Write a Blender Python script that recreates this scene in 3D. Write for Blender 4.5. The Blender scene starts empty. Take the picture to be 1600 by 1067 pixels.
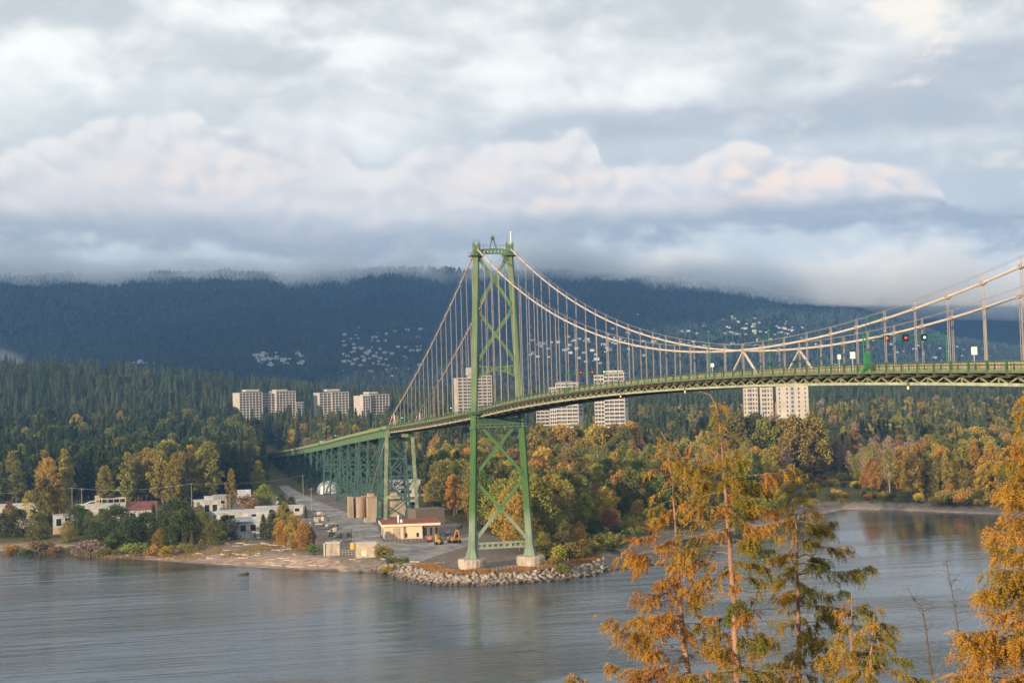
import bpy, math, random
import numpy as np
from mathutils import Vector, Matrix
random.seed(7); RNG = np.random.default_rng(7)
SC = bpy.context.scene
COL = SC.collection
R = math.radians
# ------------------------------------------------------------------ camera
CAM = np.array([-120.437, -518.478, 58.112]); YAW, PITCH, ROLL, FPX = 0.2388, 0.0360, 0.0284, 2436.7
SEA, GZ = -2.5, 1.0                      # water level, flat ground level
_f = np.array([math.sin(YAW)*math.cos(PITCH), math.cos(YAW)*math.cos(PITCH), math.sin(PITCH)])
_r = np.array([math.cos(YAW), -math.sin(YAW), 0.0]); _u = np.cross(_r, _f)
_c, _s = math.cos(ROLL), math.sin(ROLL)
CR, CU, CF = _c*_r - _s*_u, _s*_r + _c*_u, _f
def ray(px, py): return CF + CR*(px-800)/FPX - CU*(py-533.5)/FPX
def at(px, py, z=GZ):
    d = ray(px, py); return CAM + d*(z-CAM[2])/d[2]
def atD(px, py, D):
    d = ray(px, py); return CAM + d*D/math.hypot(d[0], d[1])
def atX(px, py, X):
    d = ray(px, py); return CAM + d*(X-CAM[0])/d[0]
def proj(P):
    d = np.asarray(P, float)-CAM; w = d@CF
    return 800+FPX*(d@CR)/w, 533.5-FPX*(d@CU)/w, w
cam = bpy.data.cameras.new('camera'); co = bpy.data.objects.new('camera', cam); COL.objects.link(co)
cam.sensor_width = 36; cam.lens = 36*FPX/1600; cam.clip_start = .5; cam.clip_end = 60000
M = Matrix(((CR[0], CU[0], -CF[0], CAM[0]), (CR[1], CU[1], -CF[1], CAM[1]), (CR[2], CU[2], -CF[2], CAM[2]), (0, 0, 0, 1)))
co.matrix_world = M; SC.camera = co
# ------------------------------------------------------------------ materials
def newmat(name):
    m = bpy.data.materials.new(name); m.use_nodes = True
    nt = m.node_tree; nt.nodes.clear()
    return m, nt, nt.nodes.new('ShaderNodeOutputMaterial')
def link(nt, a, b): nt.links.new(a, b)
def noise_fac(nt, scale, detail=4, coord='Object', stretch=(1, 1, 1), rough=.55):
    tc = nt.nodes.new('ShaderNodeTexCoord'); mp = nt.nodes.new('ShaderNodeMapping'); mp.inputs['Scale'].default_value = stretch
    n = nt.nodes.new('ShaderNodeTexNoise'); n.inputs['Scale'].default_value = scale; n.inputs['Detail'].default_value = detail; n.inputs['Roughness'].default_value = rough
    if coord == 'World':
        g = nt.nodes.new('ShaderNodeNewGeometry'); link(nt, g.outputs['Position'], mp.inputs[0])
    else: link(nt, tc.outputs[coord], mp.inputs[0])
    link(nt, mp.outputs[0], n.inputs['Vector']); return n.outputs[0]
def ramp(nt, fac, stops):
    r = nt.nodes.new('ShaderNodeValToRGB'); e = r.color_ramp.elements
    while len(e) < len(stops): e.new(.5)
    for k, (p, c) in enumerate(stops):
        e[k].position = p; e[k].color = (c[0], c[1], c[2], 1)
    link(nt, fac, r.inputs[0]); return r.outputs[0]
MATS = {}
def mat(name, col, rough=.7, vary=.25, scale=.6, metal=0, bump=0, stretch=(1, 1, 1), col2=None, spec=.3, alpha_noise=None):
    if name in MATS: return MATS[name]
    m, nt, out = newmat(name); b = nt.nodes.new('ShaderNodeBsdfPrincipled'); link(nt, b.outputs[0], out.inputs[0])
    b.inputs['Roughness'].default_value = rough; b.inputs['Metallic'].default_value = metal; b.inputs['Specular IOR Level'].default_value = spec
    f = noise_fac(nt, scale, 5, 'World', stretch)
    lo = tuple(c*(1-vary) for c in col); hi = col2 or tuple(min(1, c*(1+vary)) for c in col)
    link(nt, ramp(nt, f, [(.33, lo), (.67, hi)]), b.inputs['Base Color'])
    if bump:
        bp = nt.nodes.new('ShaderNodeBump'); bp.inputs['Strength'].default_value = bump; bp.inputs['Distance'].default_value = .1
        link(nt, noise_fac(nt, scale*4, 4, 'World', stretch), bp.inputs['Height']); link(nt, bp.outputs[0], b.inputs['Normal'])
    MATS[name] = m; return m
def emit(name, col, s):
    m, nt, out = newmat(name); e = nt.nodes.new('ShaderNodeEmission'); e.inputs[0].default_value = (*col, 1); e.inputs[1].default_value = s
    link(nt, e.outputs[0], out.inputs[0]); return m
def leafmat(name, ramp_attr=None, trans=.25, inst=False):
    """foliage; the kind's colour is the object's own colour (or a ramp over the twig's age), broken up by clump-sized noise"""
    m, nt, out = newmat(name); b = nt.nodes.new('ShaderNodeBsdfPrincipled'); t = nt.nodes.new('ShaderNodeBsdfTranslucent')
    mx = nt.nodes.new('ShaderNodeMixShader'); mx.inputs[0].default_value = trans
    b.inputs['Roughness'].default_value = .75; b.inputs['Specular IOR Level'].default_value = .15
    if ramp_attr:
        a = nt.nodes.new('ShaderNodeAttribute'); a.attribute_name = 'tint'; col = ramp(nt, a.outputs['Fac'], ramp_attr)
    else:
        oi = nt.nodes.new('ShaderNodeObjectInfo'); oc = oi.outputs['Color']
        if inst: at_ = nt.nodes.new('ShaderNodeAttribute'); at_.attribute_type = 'INSTANCER'; at_.attribute_name = 'leafcol'; oc = at_.outputs['Color']
        f = noise_fac(nt, .22, 3, 'Object'); f2 = noise_fac(nt, 1.3, 2, 'Object')
        k = nt.nodes.new('ShaderNodeMath'); k.operation = 'MULTIPLY_ADD'; link(nt, f2, k.inputs[0]); k.inputs[1].default_value = .6; link(nt, f, k.inputs[2])
        mr = nt.nodes.new('ShaderNodeMapRange'); mr.inputs[1].default_value = .5; mr.inputs[2].default_value = 1.1; mr.inputs[3].default_value = .55; mr.inputs[4].default_value = 1.5
        link(nt, k.outputs[0], mr.inputs[0])
        # each tree leans a little towards yellow or green
        hs = nt.nodes.new('ShaderNodeHueSaturation')
        h = nt.nodes.new('ShaderNodeMapRange'); h.inputs[3].default_value = .475; h.inputs[4].default_value = .53; link(nt, oi.outputs['Random'], h.inputs[0])
        link(nt, h.outputs[0], hs.inputs['Hue']); link(nt, mr.outputs[0], hs.inputs['Value']); link(nt, oc, hs.inputs['Color']); col = hs.outputs[0]
    link(nt, col, b.inputs['Base Color']); link(nt, col, t.inputs[0])
    link(nt, b.outputs[0], mx.inputs[1]); link(nt, t.outputs[0], mx.inputs[2]); link(nt, mx.outputs[0], out.inputs[0])
    return m
# ------------------------------------------------------------------ mesh builder
class MB:
    def __init__(s): s.v = []; s.f = []
    def add(s, vs, fs):
        o = len(s.v); s.v += [tuple(map(float, p)) for p in vs]; s.f += [tuple(i+o for i in q) for q in fs]; return s
    def box(s, x0, x1, y0, y1, z0, z1):
        return s.add([(x0, y0, z0), (x1, y0, z0), (x1, y1, z0), (x0, y1, z0), (x0, y0, z1), (x1, y0, z1), (x1, y1, z1), (x0, y1, z1)],
                     [(0, 3, 2, 1), (4, 5, 6, 7), (0, 1, 5, 4), (1, 2, 6, 5), (2, 3, 7, 6), (3, 0, 4, 7)])
    def beam(s, a, b, w, h, up=(0, 0, 1)):
        a, b, up = np.array(a, float), np.array(b, float), np.array(up, float)
        d = b-a; d /= np.linalg.norm(d)
        x = np.cross(d, up)
        if np.linalg.norm(x) < 1e-4: x = np.cross(d, (1, 0, 0))
        x /= np.linalg.norm(x); z = np.cross(x, d); vs = []
        for p in (a, b):
            for sx, sz in ((-1, -1), (1, -1), (1, 1), (-1, 1)): vs.append(p+x*w/2*sx+z*h/2*sz)
        return s.add(vs, [(0, 1, 2, 3), (7, 6, 5, 4), (0, 4, 5, 1), (1, 5, 6, 2), (2, 6, 7, 3), (3, 7, 4, 0)])
    def tube(s, pts, rad, n=6, cap=True):
        pts = [np.array(p, float) for p in pts]; vs = []; fs = []
        if not hasattr(rad, '__len__'): rad = [rad]*len(pts)
        ref = np.array((0, 0, 1.)); d0 = pts[-1]-pts[0]
        if abs(d0[2]) > .8*np.linalg.norm(d0): ref = np.array((1., 0, 0))
        for i, p in enumerate(pts):
            d = pts[min(i+1, len(pts)-1)]-pts[max(i-1, 0)]; d = d/max(1e-9, np.linalg.norm(d))
            x = np.cross(d, ref); x /= max(1e-9, np.linalg.norm(x)); y = np.cross(x, d)
            for k in range(n):
                t = 2*math.pi*k/n; vs.append(p+(x*math.cos(t)+y*math.sin(t))*rad[i])
        for i in range(len(pts)-1):
            for k in range(n):
                a, b = i*n+k, i*n+(k+1) % n; fs.append((a, b, b+n, a+n))
        if cap: fs += [tuple(range(n-1, -1, -1)), tuple(range((len(pts)-1)*n, len(pts)*n))]
        return s.add(vs, fs)
    def lathe(s, prof, c=(0, 0, 0), n=24, sx=1, sy=1):
        vs = []; fs = []
        for r_, z in prof:
            for k in range(n):
                t = 2*math.pi*k/n; vs.append((c[0]+r_*sx*math.cos(t), c[1]+r_*sy*math.sin(t), c[2]+z))
        for i in range(len(prof)-1):
            for k in range(n):
                a, b = i*n+k, i*n+(k+1) % n; fs.append((a, b, b+n, a+n))
        fs += [tuple(range(n-1, -1, -1)), tuple(range((len(prof)-1)*n, len(prof)*n))]
        return s.add(vs, fs)
    def prism(s, poly, a, b, axis=2):
        """polygon (2-D) swept between a and b along an axis"""
        n = len(poly); vs = []
        for h in (a, b):
            for p in poly:
                vs.append((p[0], p[1], h) if axis == 2 else ((h, p[0], p[1]) if axis == 0 else (p[0], h, p[1])))
        return s.add(vs, [tuple(range(n-1, -1, -1)), tuple(range(n, 2*n))]+[(i, (i+1) % n, (i+1) % n+n, i+n) for i in range(n)])
    def quad(s, *p): return s.add(p, [tuple(range(len(p)))])
    def xf(s, rotz, loc):
        c, k = math.cos(rotz), math.sin(rotz)
        s.v = [(x*c-y*k+loc[0], x*k+y*c+loc[1], z+loc[2]) for x, y, z in s.v]; return s
    def mesh(s, name, m, smooth=False):
        me = bpy.data.meshes.new(name); me.from_pydata(s.v, [], s.f); me.update()
        if m is not None: me.materials.append(m)
        if smooth: me.shade_smooth()
        return me
    def build(s, name, m, parent=None, smooth=False, label=None):
        o = bpy.data.objects.new(name, s.mesh(name, m, smooth)); COL.objects.link(o)
        if parent is not None: o.parent = parent
        if label: o['label'] = label
        return o
def npmesh(name, verts, faces, m, attr=None, smooth=False):
    me = bpy.data.meshes.new(name); nf, k = faces.shape
    me.vertices.add(len(verts)); me.vertices.foreach_set('co', np.ascontiguousarray(verts, np.float32).ravel())
    me.loops.add(nf*k); me.loops.foreach_set('vertex_index', np.ascontiguousarray(faces, np.int32).ravel())
    me.polygons.add(nf); me.polygons.foreach_set('loop_start', np.arange(0, nf*k, k, dtype=np.int32))
    me.update(calc_edges=True)
    if smooth: me.shade_smooth()
    for an, arr in (attr or {}).items():
        a = me.attributes.new(an, 'FLOAT', 'POINT'); a.data.foreach_set('value', np.ascontiguousarray(arr, np.float32))
    if m is not None: me.materials.append(m)
    return me
def link_obj(name, me, parent=None):
    o = bpy.data.objects.new(name, me); COL.objects.link(o)
    if parent is not None: o.parent = parent
    return o
def tag(o, label=None, cat=None, group=None, kind=None):
    if label: o['label'] = label
    if cat: o['category'] = cat
    if group: o['group'] = group
    if kind: o['kind'] = kind
    return o
def thing(name, label, cat, loc=(0, 0, 0), rz=0, group=None):
    o = bpy.data.objects.new(name, None); COL.objects.link(o); o.location = [float(q) for q in loc]; o.rotation_euler = (0, 0, rz); o.empty_display_size = .5
    return tag(o, label, cat, group)
KIDS = {}
def kids(o):
    if o.name not in KIDS: KIDS[o.name] = list(o.children)
    return KIDS[o.name]
def dup(root, loc, rz=0, label=None, group=None, scale=None, color=None):
    r = root.copy(); COL.objects.link(r); r.location = [float(q) for q in loc]; r.rotation_euler = (0, 0, rz)
    if scale is not None: r.scale = scale
    if label: r['label'] = label
    if group: r['group'] = group
    for ch in kids(root):
        c = ch.copy(); COL.objects.link(c); c.parent = r
        if color is not None: c.color = color
        for g in kids(ch):
            d = g.copy(); COL.objects.link(d); d.parent = c
    return r
def ss(a, b, x):
    t = np.clip((np.asarray(x, float)-a)/(b-a), 0, 1); return t*t*(3-2*t)
# value noise for terrain (numpy)
_perm = RNG.random((256, 256))
def vnoise(x, y):
    xi, yi = np.floor(x).astype(int), np.floor(y).astype(int); fx, fy = x-xi, y-yi
    fx, fy = fx*fx*(3-2*fx), fy*fy*(3-2*fy); g = lambda a, b: _perm[a % 256, b % 256]
    return (g(xi, yi)*(1-fx)+g(xi+1, yi)*fx)*(1-fy)+(g(xi, yi+1)*(1-fx)+g(xi+1, yi+1)*fx)*fy
def fbm(x, y, o=4):
    s, a = 0, .5
    for k in range(o): s = s+a*vnoise(x*2**k+17*k, y*2**k+31*k); a *= .5
    return s
# ------------------------------------------------------------------ sky: Nishita behind a procedural cloud cover laid out by compass bearing and elevation
SUN_AZ, SUN_EL = R(-128), R(9.5)
W = bpy.data.worlds.new('World'); SC.world = W; W.use_nodes = True
nt = W.node_tree; nt.nodes.clear(); wo = nt.nodes.new('ShaderNodeOutputWorld'); bg = nt.nodes.new('ShaderNodeBackground'); nt.links.new(bg.outputs[0], wo.inputs[0])
class E:
    """a tiny expression layer over math nodes"""
    def __init__(s, sock): s.s = sock
    @staticmethod
    def op(o, *a, clamp=False):
        n = nt.nodes.new('ShaderNodeMath'); n.operation = o; n.use_clamp = clamp
        for k, q in enumerate(a):
            if isinstance(q, E): nt.links.new(q.s, n.inputs[k])
            else: n.inputs[k].default_value = q
        return E(n.outputs[0])
    def __add__(a, b): return E.op('ADD', a, b)
    __radd__ = __add__
    def __sub__(a, b): return E.op('SUBTRACT', a, b)
    def __rsub__(a, b): return E.op('SUBTRACT', b, a)
    def __mul__(a, b): return E.op('MULTIPLY', a, b)
    __rmul__ = __mul__
    def __truediv__(a, b): return E.op('DIVIDE', a, b)
def step(a, b, x):
    n = nt.nodes.new('ShaderNodeMapRange'); n.interpolation_type = 'SMOOTHSTEP'
    for k, q in ((0, x), (1, a), (2, b)):
        if isinstance(q, E): nt.links.new(q.s, n.inputs[k])
        else: n.inputs[k].default_value = q
    return E(n.outputs[0])
def wnoise(x, y, z, detail=5, rough=.55, dist=0):
    c = nt.nodes.new('ShaderNodeCombineXYZ')
    for k, q in enumerate((x, y, z)):
        if isinstance(q, E): nt.links.new(q.s, c.inputs[k])
        else: c.inputs[k].default_value = q
    n = nt.nodes.new('ShaderNodeTexNoise'); n.inputs['Scale'].default_value = 1; n.inputs['Detail'].default_value = detail; n.inputs['Roughness'].default_value = rough; n.inputs['Distortion'].default_value = dist
    nt.links.new(c.outputs[0], n.inputs['Vector']); return E(n.outputs[0])
def mixc(f, a, b):
    n = nt.nodes.new('ShaderNodeMix'); n.data_type = 'RGBA'; n.clamp_factor = True
    if isinstance(f, E): nt.links.new(f.s, n.inputs[0])
    else: n.inputs[0].default_value = f
    for k, q in ((6, a), (7, b)):
        if isinstance(q, tuple): n.inputs[k].default_value = (*q, 1)
        else: nt.links.new(q, n.inputs[k])
    return n.outputs[2]
def curve(x, pts, lo=0., hi=1.6):
    n = nt.nodes.new('ShaderNodeFloatCurve'); c = n.mapping.curves[0]
    n.mapping.use_clip = False
    pts = [((a-lo)/(hi-lo), b) for a, b in pts]
    c.points[0].location = pts[0]; c.points[-1].location = pts[-1]
    for q in pts[1:-1]: c.points.new(*q)
    for q in c.points: q.handle_type = 'AUTO'
    n.mapping.update()
    xx = E.op('MULTIPLY', E.op('SUBTRACT', x, lo), 1/(hi-lo), clamp=True); nt.links.new(xx.s, n.inputs[1]); return E(n.outputs[0])
def blob(cx, cy, rx, ry):
    a, b = (X-cx)/rx, (Y-cy)/ry
    return E.op('POWER', 2.718, (a*a+b*b)*-1.0)
tc = nt.nodes.new('ShaderNodeTexCoord'); sp = nt.nodes.new('ShaderNodeSeparateXYZ'); nt.links.new(tc.outputs['Generated'], sp.inputs[0])
dx, dy, dz = (E(sp.outputs[k]) for k in range(3))
ca, sa = math.cos(YAW), math.sin(YAW)
az = E.op('ARCTAN2', dx*ca-dy*sa, dx*sa+dy*ca)
U = az*2.5
X = U+.8
Y = .621-E.op('ARCSINE', dz)*2.437-U*.0284
Xm = E.op('PINGPONG', X, 1.6)      # the bank of cloud repeats round the compass
def billow(x, y, z, k):
    """rounded cauliflower heads: the folded noise is smooth on the lobes and creased between them"""
    return E.op('MINIMUM', E.op('ABSOLUTE', wnoise(x*k, y*k, z, 1, .4)-.5)*4.2, 1.0)
wrp = wnoise(X*2.2, Y*4, 3.1, 2)-.5
big = wnoise(X*2.0+wrp*.5, Y*4.2, 7.7, 3, .55)
fine = wnoise(X*8+wrp*1.2, Y*14+wrp, 1.3, 6, .62)
mx, my = X*4.2+wrp*.8, Y*7.5+wrp*.6
mid = wnoise(mx, my, 4.4, 5, .56)
mid2 = wnoise(mx-.10, my-.16, 4.4, 4, .56)
rel = mid-mid2                                  # relief of the clouds as lit from the upper left
n1 = big*.5+mid*.34+fine*.16
base = mixc(step(.41, .58, n1), (.475, .525, .565), (.75, .785, .795))
base = mixc(step(.51, .62, n1+blob(.42, .08, .10, .05)*.05+blob(.05, .09, .12, .06)*.05+blob(.58, .10, .05, .05)*.05), base, (.80, .84, .85))
# broken blue far up
sky = nt.nodes.new('ShaderNodeTexSky'); sky.sky_type = 'NISHITA'; sky.sun_disc = False; sky.sun_elevation = SUN_EL; sky.sun_rotation = SUN_AZ
sk = nt.nodes.new('ShaderNodeVectorMath'); sk.operation = 'SCALE'; sk.inputs['Scale'].default_value = .10; nt.links.new(sky.outputs[0], sk.inputs[0])
base = mixc(step(.57, .64, n1+blob(.05, .2, .16, .05)*.06)*.35, base, sk.outputs[0])
# grey shelf at upper right and a darker strip along the top
g = (blob(1.42, .195, .36, .040)+blob(1.57, .12, .22, .05)*.85+blob(.98, .205, .22, .035)*.7+blob(.62, -.01, .6, .03)*.5+blob(.60, .205, .20, .018)*.45+blob(.38, .06, .14, .03)*.3)
base = mixc(step(.25, .72, g*.75+(mid-.5)*1.5+(fine-.5)*.8)*.85, base, (.385, .43, .495))
base = mixc(step(.25, 1.0, (blob(1.49, .03, .10, .05)+blob(1.57, .265, .08, .022)*.45)*1.0+(fine-.5)*2.6+(mid-.5)*1.4), base, (.80, .765, .705))
# long roll of cloud over the mountains
bx_, by_ = X*5.5+wrp*.3, Y*8.5
def heads(ox, oy): return E.op('MINIMUM', E.op('ABSOLUTE', wnoise(bx_+ox, by_+oy, 5.0, 1, .4)-.5)*4.2, 1.0)*.6+E.op('MINIMUM', E.op('ABSOLUTE', wnoise(bx_*2.7+ox*2.7, by_*2.7+oy*2.7, 2.0, 1, .4)-.5)*4.2, 1.0)*.4
bil = heads(0, 0); bil2 = heads(-.09, -.15); relb = bil-bil2
top = curve(Xm, [(0, .265), (.06, .235), (.12, .205), (.20, .182), (.30, .180), (.345, .205), (.42, .206), (.48, .208), (.53, .226), (.585, .268), (.63, .240), (.70, .222), (.78, .212), (.86, .200), (.92, .192), (.94, .205), (.955, .240), (1.02, .246), (1.06, .243), (1.10, .234), (1.14, .217), (1.18, .214), (1.22, .232), (1.26, .250), (1.32, .246), (1.38, .247), (1.44, .262), (1.47, .285), (1.5, .318), (1.6, .33)])
bot = curve(Xm, [(0, .358), (.3, .378), (.5, .384), (.75, .368), (.95, .356), (1.2, .342), (1.45, .328), (1.6, .33)])
edge = Y-top-.010+(bil-.33)*.026+(fine-.5)*.050
mask = step(-.005, .011, edge)
# a grey shelf follows the sky just above the heads
base = mixc(step(-.055, -.002, edge)*step(.33, .60, mid+.06)*.72, base, (.47, .525, .585))
base = mixc(E.op('MULTIPLY', rel, 2.0, clamp=True), base, (.86, .875, .875))
t = (Y-top)/(bot-top)
tt = t+(fine-.5)*.5+(.33-bil)*.35+(mid-.5)*.35
roll = mixc(step(-.05, .75, tt), (.715, .72, .73), (.63, .64, .665))
roll = mixc(E.op('MULTIPLY', relb*-1.1+(fine-.5)*.9+.02, 1.3, clamp=True), roll, (.53, .555, .60))
roll = mixc(E.op('MULTIPLY', relb*.8+(fine-.5)*.5, 1.0, clamp=True), roll, (.77, .77, .765))
warm = (blob(1.19, .283, .085, .048)*1.05+blob(1.375, .292, .10, .032)*1.05+blob(.87, .298, .15, .05)*.65+blob(.34, .285, .10, .04)*.42+blob(.20, .30, .12, .03)*.25)
roll = mixc(warm*step(-.45, .6, relb*1.5+(fine-.5)*.5)*.95, roll, (.88, .72, .61))
roll = mixc(step(.70, 1.02, t+(fine-.5)*.40+(mid-.5)*.3), roll, (.365, .41, .465))
c1 = mixc(mask, base, roll)
# lower bank hanging on the slopes
lown = wnoise(X*3.4, Y*9, 9.0, 4, .6)*.55+fine*.45
low = mixc(step(.42, .585, lown+(rel*.6)+step(.01, .06, Y-bot)*.12-.03), (.34, .39, .45), (.585, .635, .67))
low = mixc(step(.46, .52, Y), low, (.34, .40, .49))
c2 = mixc(step(-.006, .020, Y-bot+(fine-.5)*.06+(mid-.5)*.04), c1, low)
tn = nt.nodes.new('ShaderNodeMix'); tn.data_type = 'RGBA'; tn.blend_type = 'MULTIPLY'; tn.inputs[0].default_value = 1; nt.links.new(c2, tn.inputs[6]); tn.inputs[7].default_value = (1.05, 1.005, .935, 1)
nt.links.new(tn.outputs[2], bg.inputs[0]); bg.inputs[1].default_value = .91
W.cycles.sampling_method = 'MANUAL'; W.cycles.sample_map_resolution = 1024
sl = bpy.data.lights.new('sun', 'SUN'); so = bpy.data.objects.new('sun', sl); COL.objects.link(so)
sl.energy = 5.0; sl.angle = R(.6); sl.color = (1.0, .79, .55)
sd = Vector((math.sin(SUN_AZ)*math.cos(SUN_EL), math.cos(SUN_AZ)*math.cos(SUN_EL), math.sin(SUN_EL)))
so.rotation_euler = sd.to_track_quat('Z', 'Y').to_euler()
SC.view_settings.view_transform = 'Standard'; SC.view_settings.look = 'None'; SC.view_settings.exposure = .58; SC.view_settings.gamma = 1
SC.cycles.use_denoising = True; SC.cycles.max_bounces = 5; SC.cycles.diffuse_bounces = 2; SC.cycles.glossy_bounces = 2; SC.cycles.transmission_bounces = 2; SC.cycles.transparent_max_bounces = 8; SC.cycles.volume_bounces = 2
SC.cycles.caustics_reflective = False; SC.cycles.caustics_refractive = False
# ------------------------------------------------------------------ terrain
shore_px = [(0, 862), (60, 863), (100, 866), (200, 874), (300, 881), (400, 889), (480, 892), (560, 893), (600, 894), (630, 905), (655, 911), (680, 914), (760, 914), (850, 908), (920, 900), (950, 892),
            (975, 884), (1005, 868), (1060, 845), (1100, 836), (1200, 820), (1270, 806), (1322, 795), (1400, 797), (1500, 801), (1570, 804), (1600, 806)]
SH = [at(x, y, SEA)[:2] for x, y in shore_px]
SH = [np.array((-2600., 900.)), np.array((-900., 560.)), np.array((-420., 330.)), np.array((-260., 225.))]+SH+[np.array((330., 20.)), np.array((420., -140.)), np.array((800., -300.)), np.array((4000., -700.)), np.array((9000., -800.)), np.array((9000., 12000.)), np.array((-9000., 12000.)), np.array((-9000., 1800.))]
SHP = np.array(SH); NSEG = len(SHP)
def shore_d(x, y):
    """distance to the north shore, positive inland"""
    x, y = np.asarray(x, float), np.asarray(y, float); best = np.full(x.shape, 1e9); ins = np.zeros(x.shape, bool)
    for i in range(NSEG):
        ax, ay = SHP[i]; bx, by = SHP[(i+1) % NSEG]; dx_, dy_ = bx-ax, by-ay
        t = np.clip(((x-ax)*dx_+(y-ay)*dy_)/(dx_*dx_+dy_*dy_), 0, 1)
        best = np.minimum(best, np.hypot(x-ax-t*dx_, y-ay-t*dy_))
        cr = ((ay > y) != (by > y)) & (x < (bx-ax)*(y-ay)/((by-ay) if by != ay else 1e-9)+ax)
        ins ^= cr
    return np.where(ins, best, -best)
def H(x, y, d=None):
    x, y = np.asarray(x, float), np.asarray(y, float)
    if d is None: d = shore_d(x, y)
    w = np.where(x < -45, 13+27*ss(-45, -85, x), np.where(x < 45, 9., 16.))
    z = SEA+(GZ-SEA)*ss(0, 1, d/w)
    z = np.where(d < 0, np.maximum(SEA-4, SEA+d*.12), z)
    inl = ss(60, 200, d)
    z = z+inl*(.034*np.maximum(0, y-620)*ss(600, 900, y)*(1-.5*ss(2200, 4000, y)))
    z = z+inl*66*np.exp(-((x+340)/430)**2-((y-1680)/380)**2)
    z = z+inl*np.maximum(0, fbm(x/90, y/90)-.45)*5*ss(560, 800, y)
    # headland under the viewpoint
    e = -425+12*np.sin(x/37)-y
    s_ = np.clip(e/91, -.1, 1)
    bump_ = (fbm(x/9, y/9)-.5)*4*ss(0, .1, s_)*(1-ss(.7, .95, s_))
    return np.where(y < -300, np.where(e > 0, SEA+(56.4-SEA)*np.minimum(1, s_)+bump_, np.maximum(SEA-4, SEA+e*.3)), z)
def lines(segs):
    out = []
    for a, b, st in segs: out += list(np.arange(a, b, st))
    return np.array(out+[segs[-1][1]])
gx = lines([(-9000, -3000, 1000), (-3000, -1000, 200), (-1000, -330, 30), (-330, 330, 4), (330, 1000, 30), (1000, 3000, 200), (3000, 9000, 1000)])
gy = lines([(-2500, -700, 300), (-700, -560, 20), (-560, -400, 3), (-400, -70, 15), (-70, 260, 3.5), (260, 700, 12), (700, 3000, 60), (3000, 9000, 1000)])
XX, YY = np.meshgrid(gx, gy); DD = shore_d(XX, YY); ZZ = H(XX, YY, DD)
nx, ny = len(gx), len(gy); idx = np.arange(nx*ny).reshape(ny, nx)
fq = np.stack([idx[:-1, :-1], idx[:-1, 1:], idx[1:, 1:], idx[1:, :-1]], -1).reshape(-1, 4)
m, nt, out = newmat('ground'); b = nt.nodes.new('ShaderNodeBsdfPrincipled'); link(nt, b.outputs[0], out.inputs[0]); b.inputs['Roughness'].default_value = .95; b.inputs['Specular IOR Level'].default_value = .1
a = nt.nodes.new('ShaderNodeAttribute'); a.attribute_name = 'shore'
n1_ = noise_fac(nt, .035, 6, 'World'); n2_ = noise_fac(nt, .6, 5, 'World'); n3_ = noise_fac(nt, .25, 5, 'World', (1, 2.5, 1))
dirt = ramp(nt, n2_, [(.3, (.13, .10, .08)), (.7, (.26, .21, .17))])
grass = ramp(nt, n2_, [(.3, (.05, .06, .02)), (.7, (.16, .13, .05))])
sand = ramp(nt, n3_, [(.32, (.17, .12, .095)), (.50, (.31, .22, .165)), (.68, (.47, .37, .295))])
def mixn(f, A, B):
    q = nt.nodes.new('ShaderNodeMix'); q.data_type = 'RGBA'; link(nt, f, q.inputs[0]); link(nt, A, q.inputs[6]); link(nt, B, q.inputs[7]); return q.outputs[2]
def mrange(x, lo, hi):
    q = nt.nodes.new('ShaderNodeMapRange'); q.interpolation_type = 'SMOOTHSTEP'; q.inputs[1].default_value = lo; q.inputs[2].default_value = hi; link(nt, x, q.inputs[0]); return q.outputs[0]
def addn(x, y, k):
    q = nt.nodes.new('ShaderNodeMath'); q.operation = 'MULTIPLY_ADD'; link(nt, y, q.inputs[0]); q.inputs[1].default_value = k; link(nt, x, q.inputs[2]); return q.outputs[0]
a2 = nt.nodes.new('ShaderNodeAttribute'); a2.attribute_name = 'green'
land = mixn(mrange(addn(a2.outputs['Fac'], n1_, .8), .75, 1.05), dirt, grass)
col = mixn(mrange(addn(a.outputs['Fac'], n1_, 14), 24, 40), sand, land)
wet = nt.nodes.new('ShaderNodeRGB'); wet.outputs[0].default_value = (.10, .085, .075, 1)
col = mixn(mrange(a.outputs['Fac'], 1.0, 7.0), wet.outputs[0], col)
link(nt, col, b.inputs['Base Color'])
bp = nt.nodes.new('ShaderNodeBump'); bp.inputs['Strength'].default_value = .6; bp.inputs['Distance'].default_value = .4; link(nt, n2_, bp.inputs['Height']); link(nt, bp.outputs[0], b.inputs['Normal'])
yard = (XX > -78) & (XX < 26) & (YY > -10) & (YY < 470)
beachy = (DD > 0) & (DD < 95) & (XX < -45) & (XX > -110)
green = np.where(yard, .12, np.where(beachy, .3, 1.)); green = np.where(DD < 12, .2, green)
shore = np.where(YY < -300, 100, np.where(XX > -50, np.where(XX < 60, DD*1.0+34, DD*2.2+19), DD*1.25))
me = npmesh('ground', np.stack([XX, YY, ZZ], -1).reshape(-1, 3), fq, m, {'shore': shore.ravel(), 'green': green.ravel()}, smooth=True)
tag(link_obj('ground', me), 'low wooded shore with a sandy beach and a brown gravel yard', None, None, 'structure')
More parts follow.
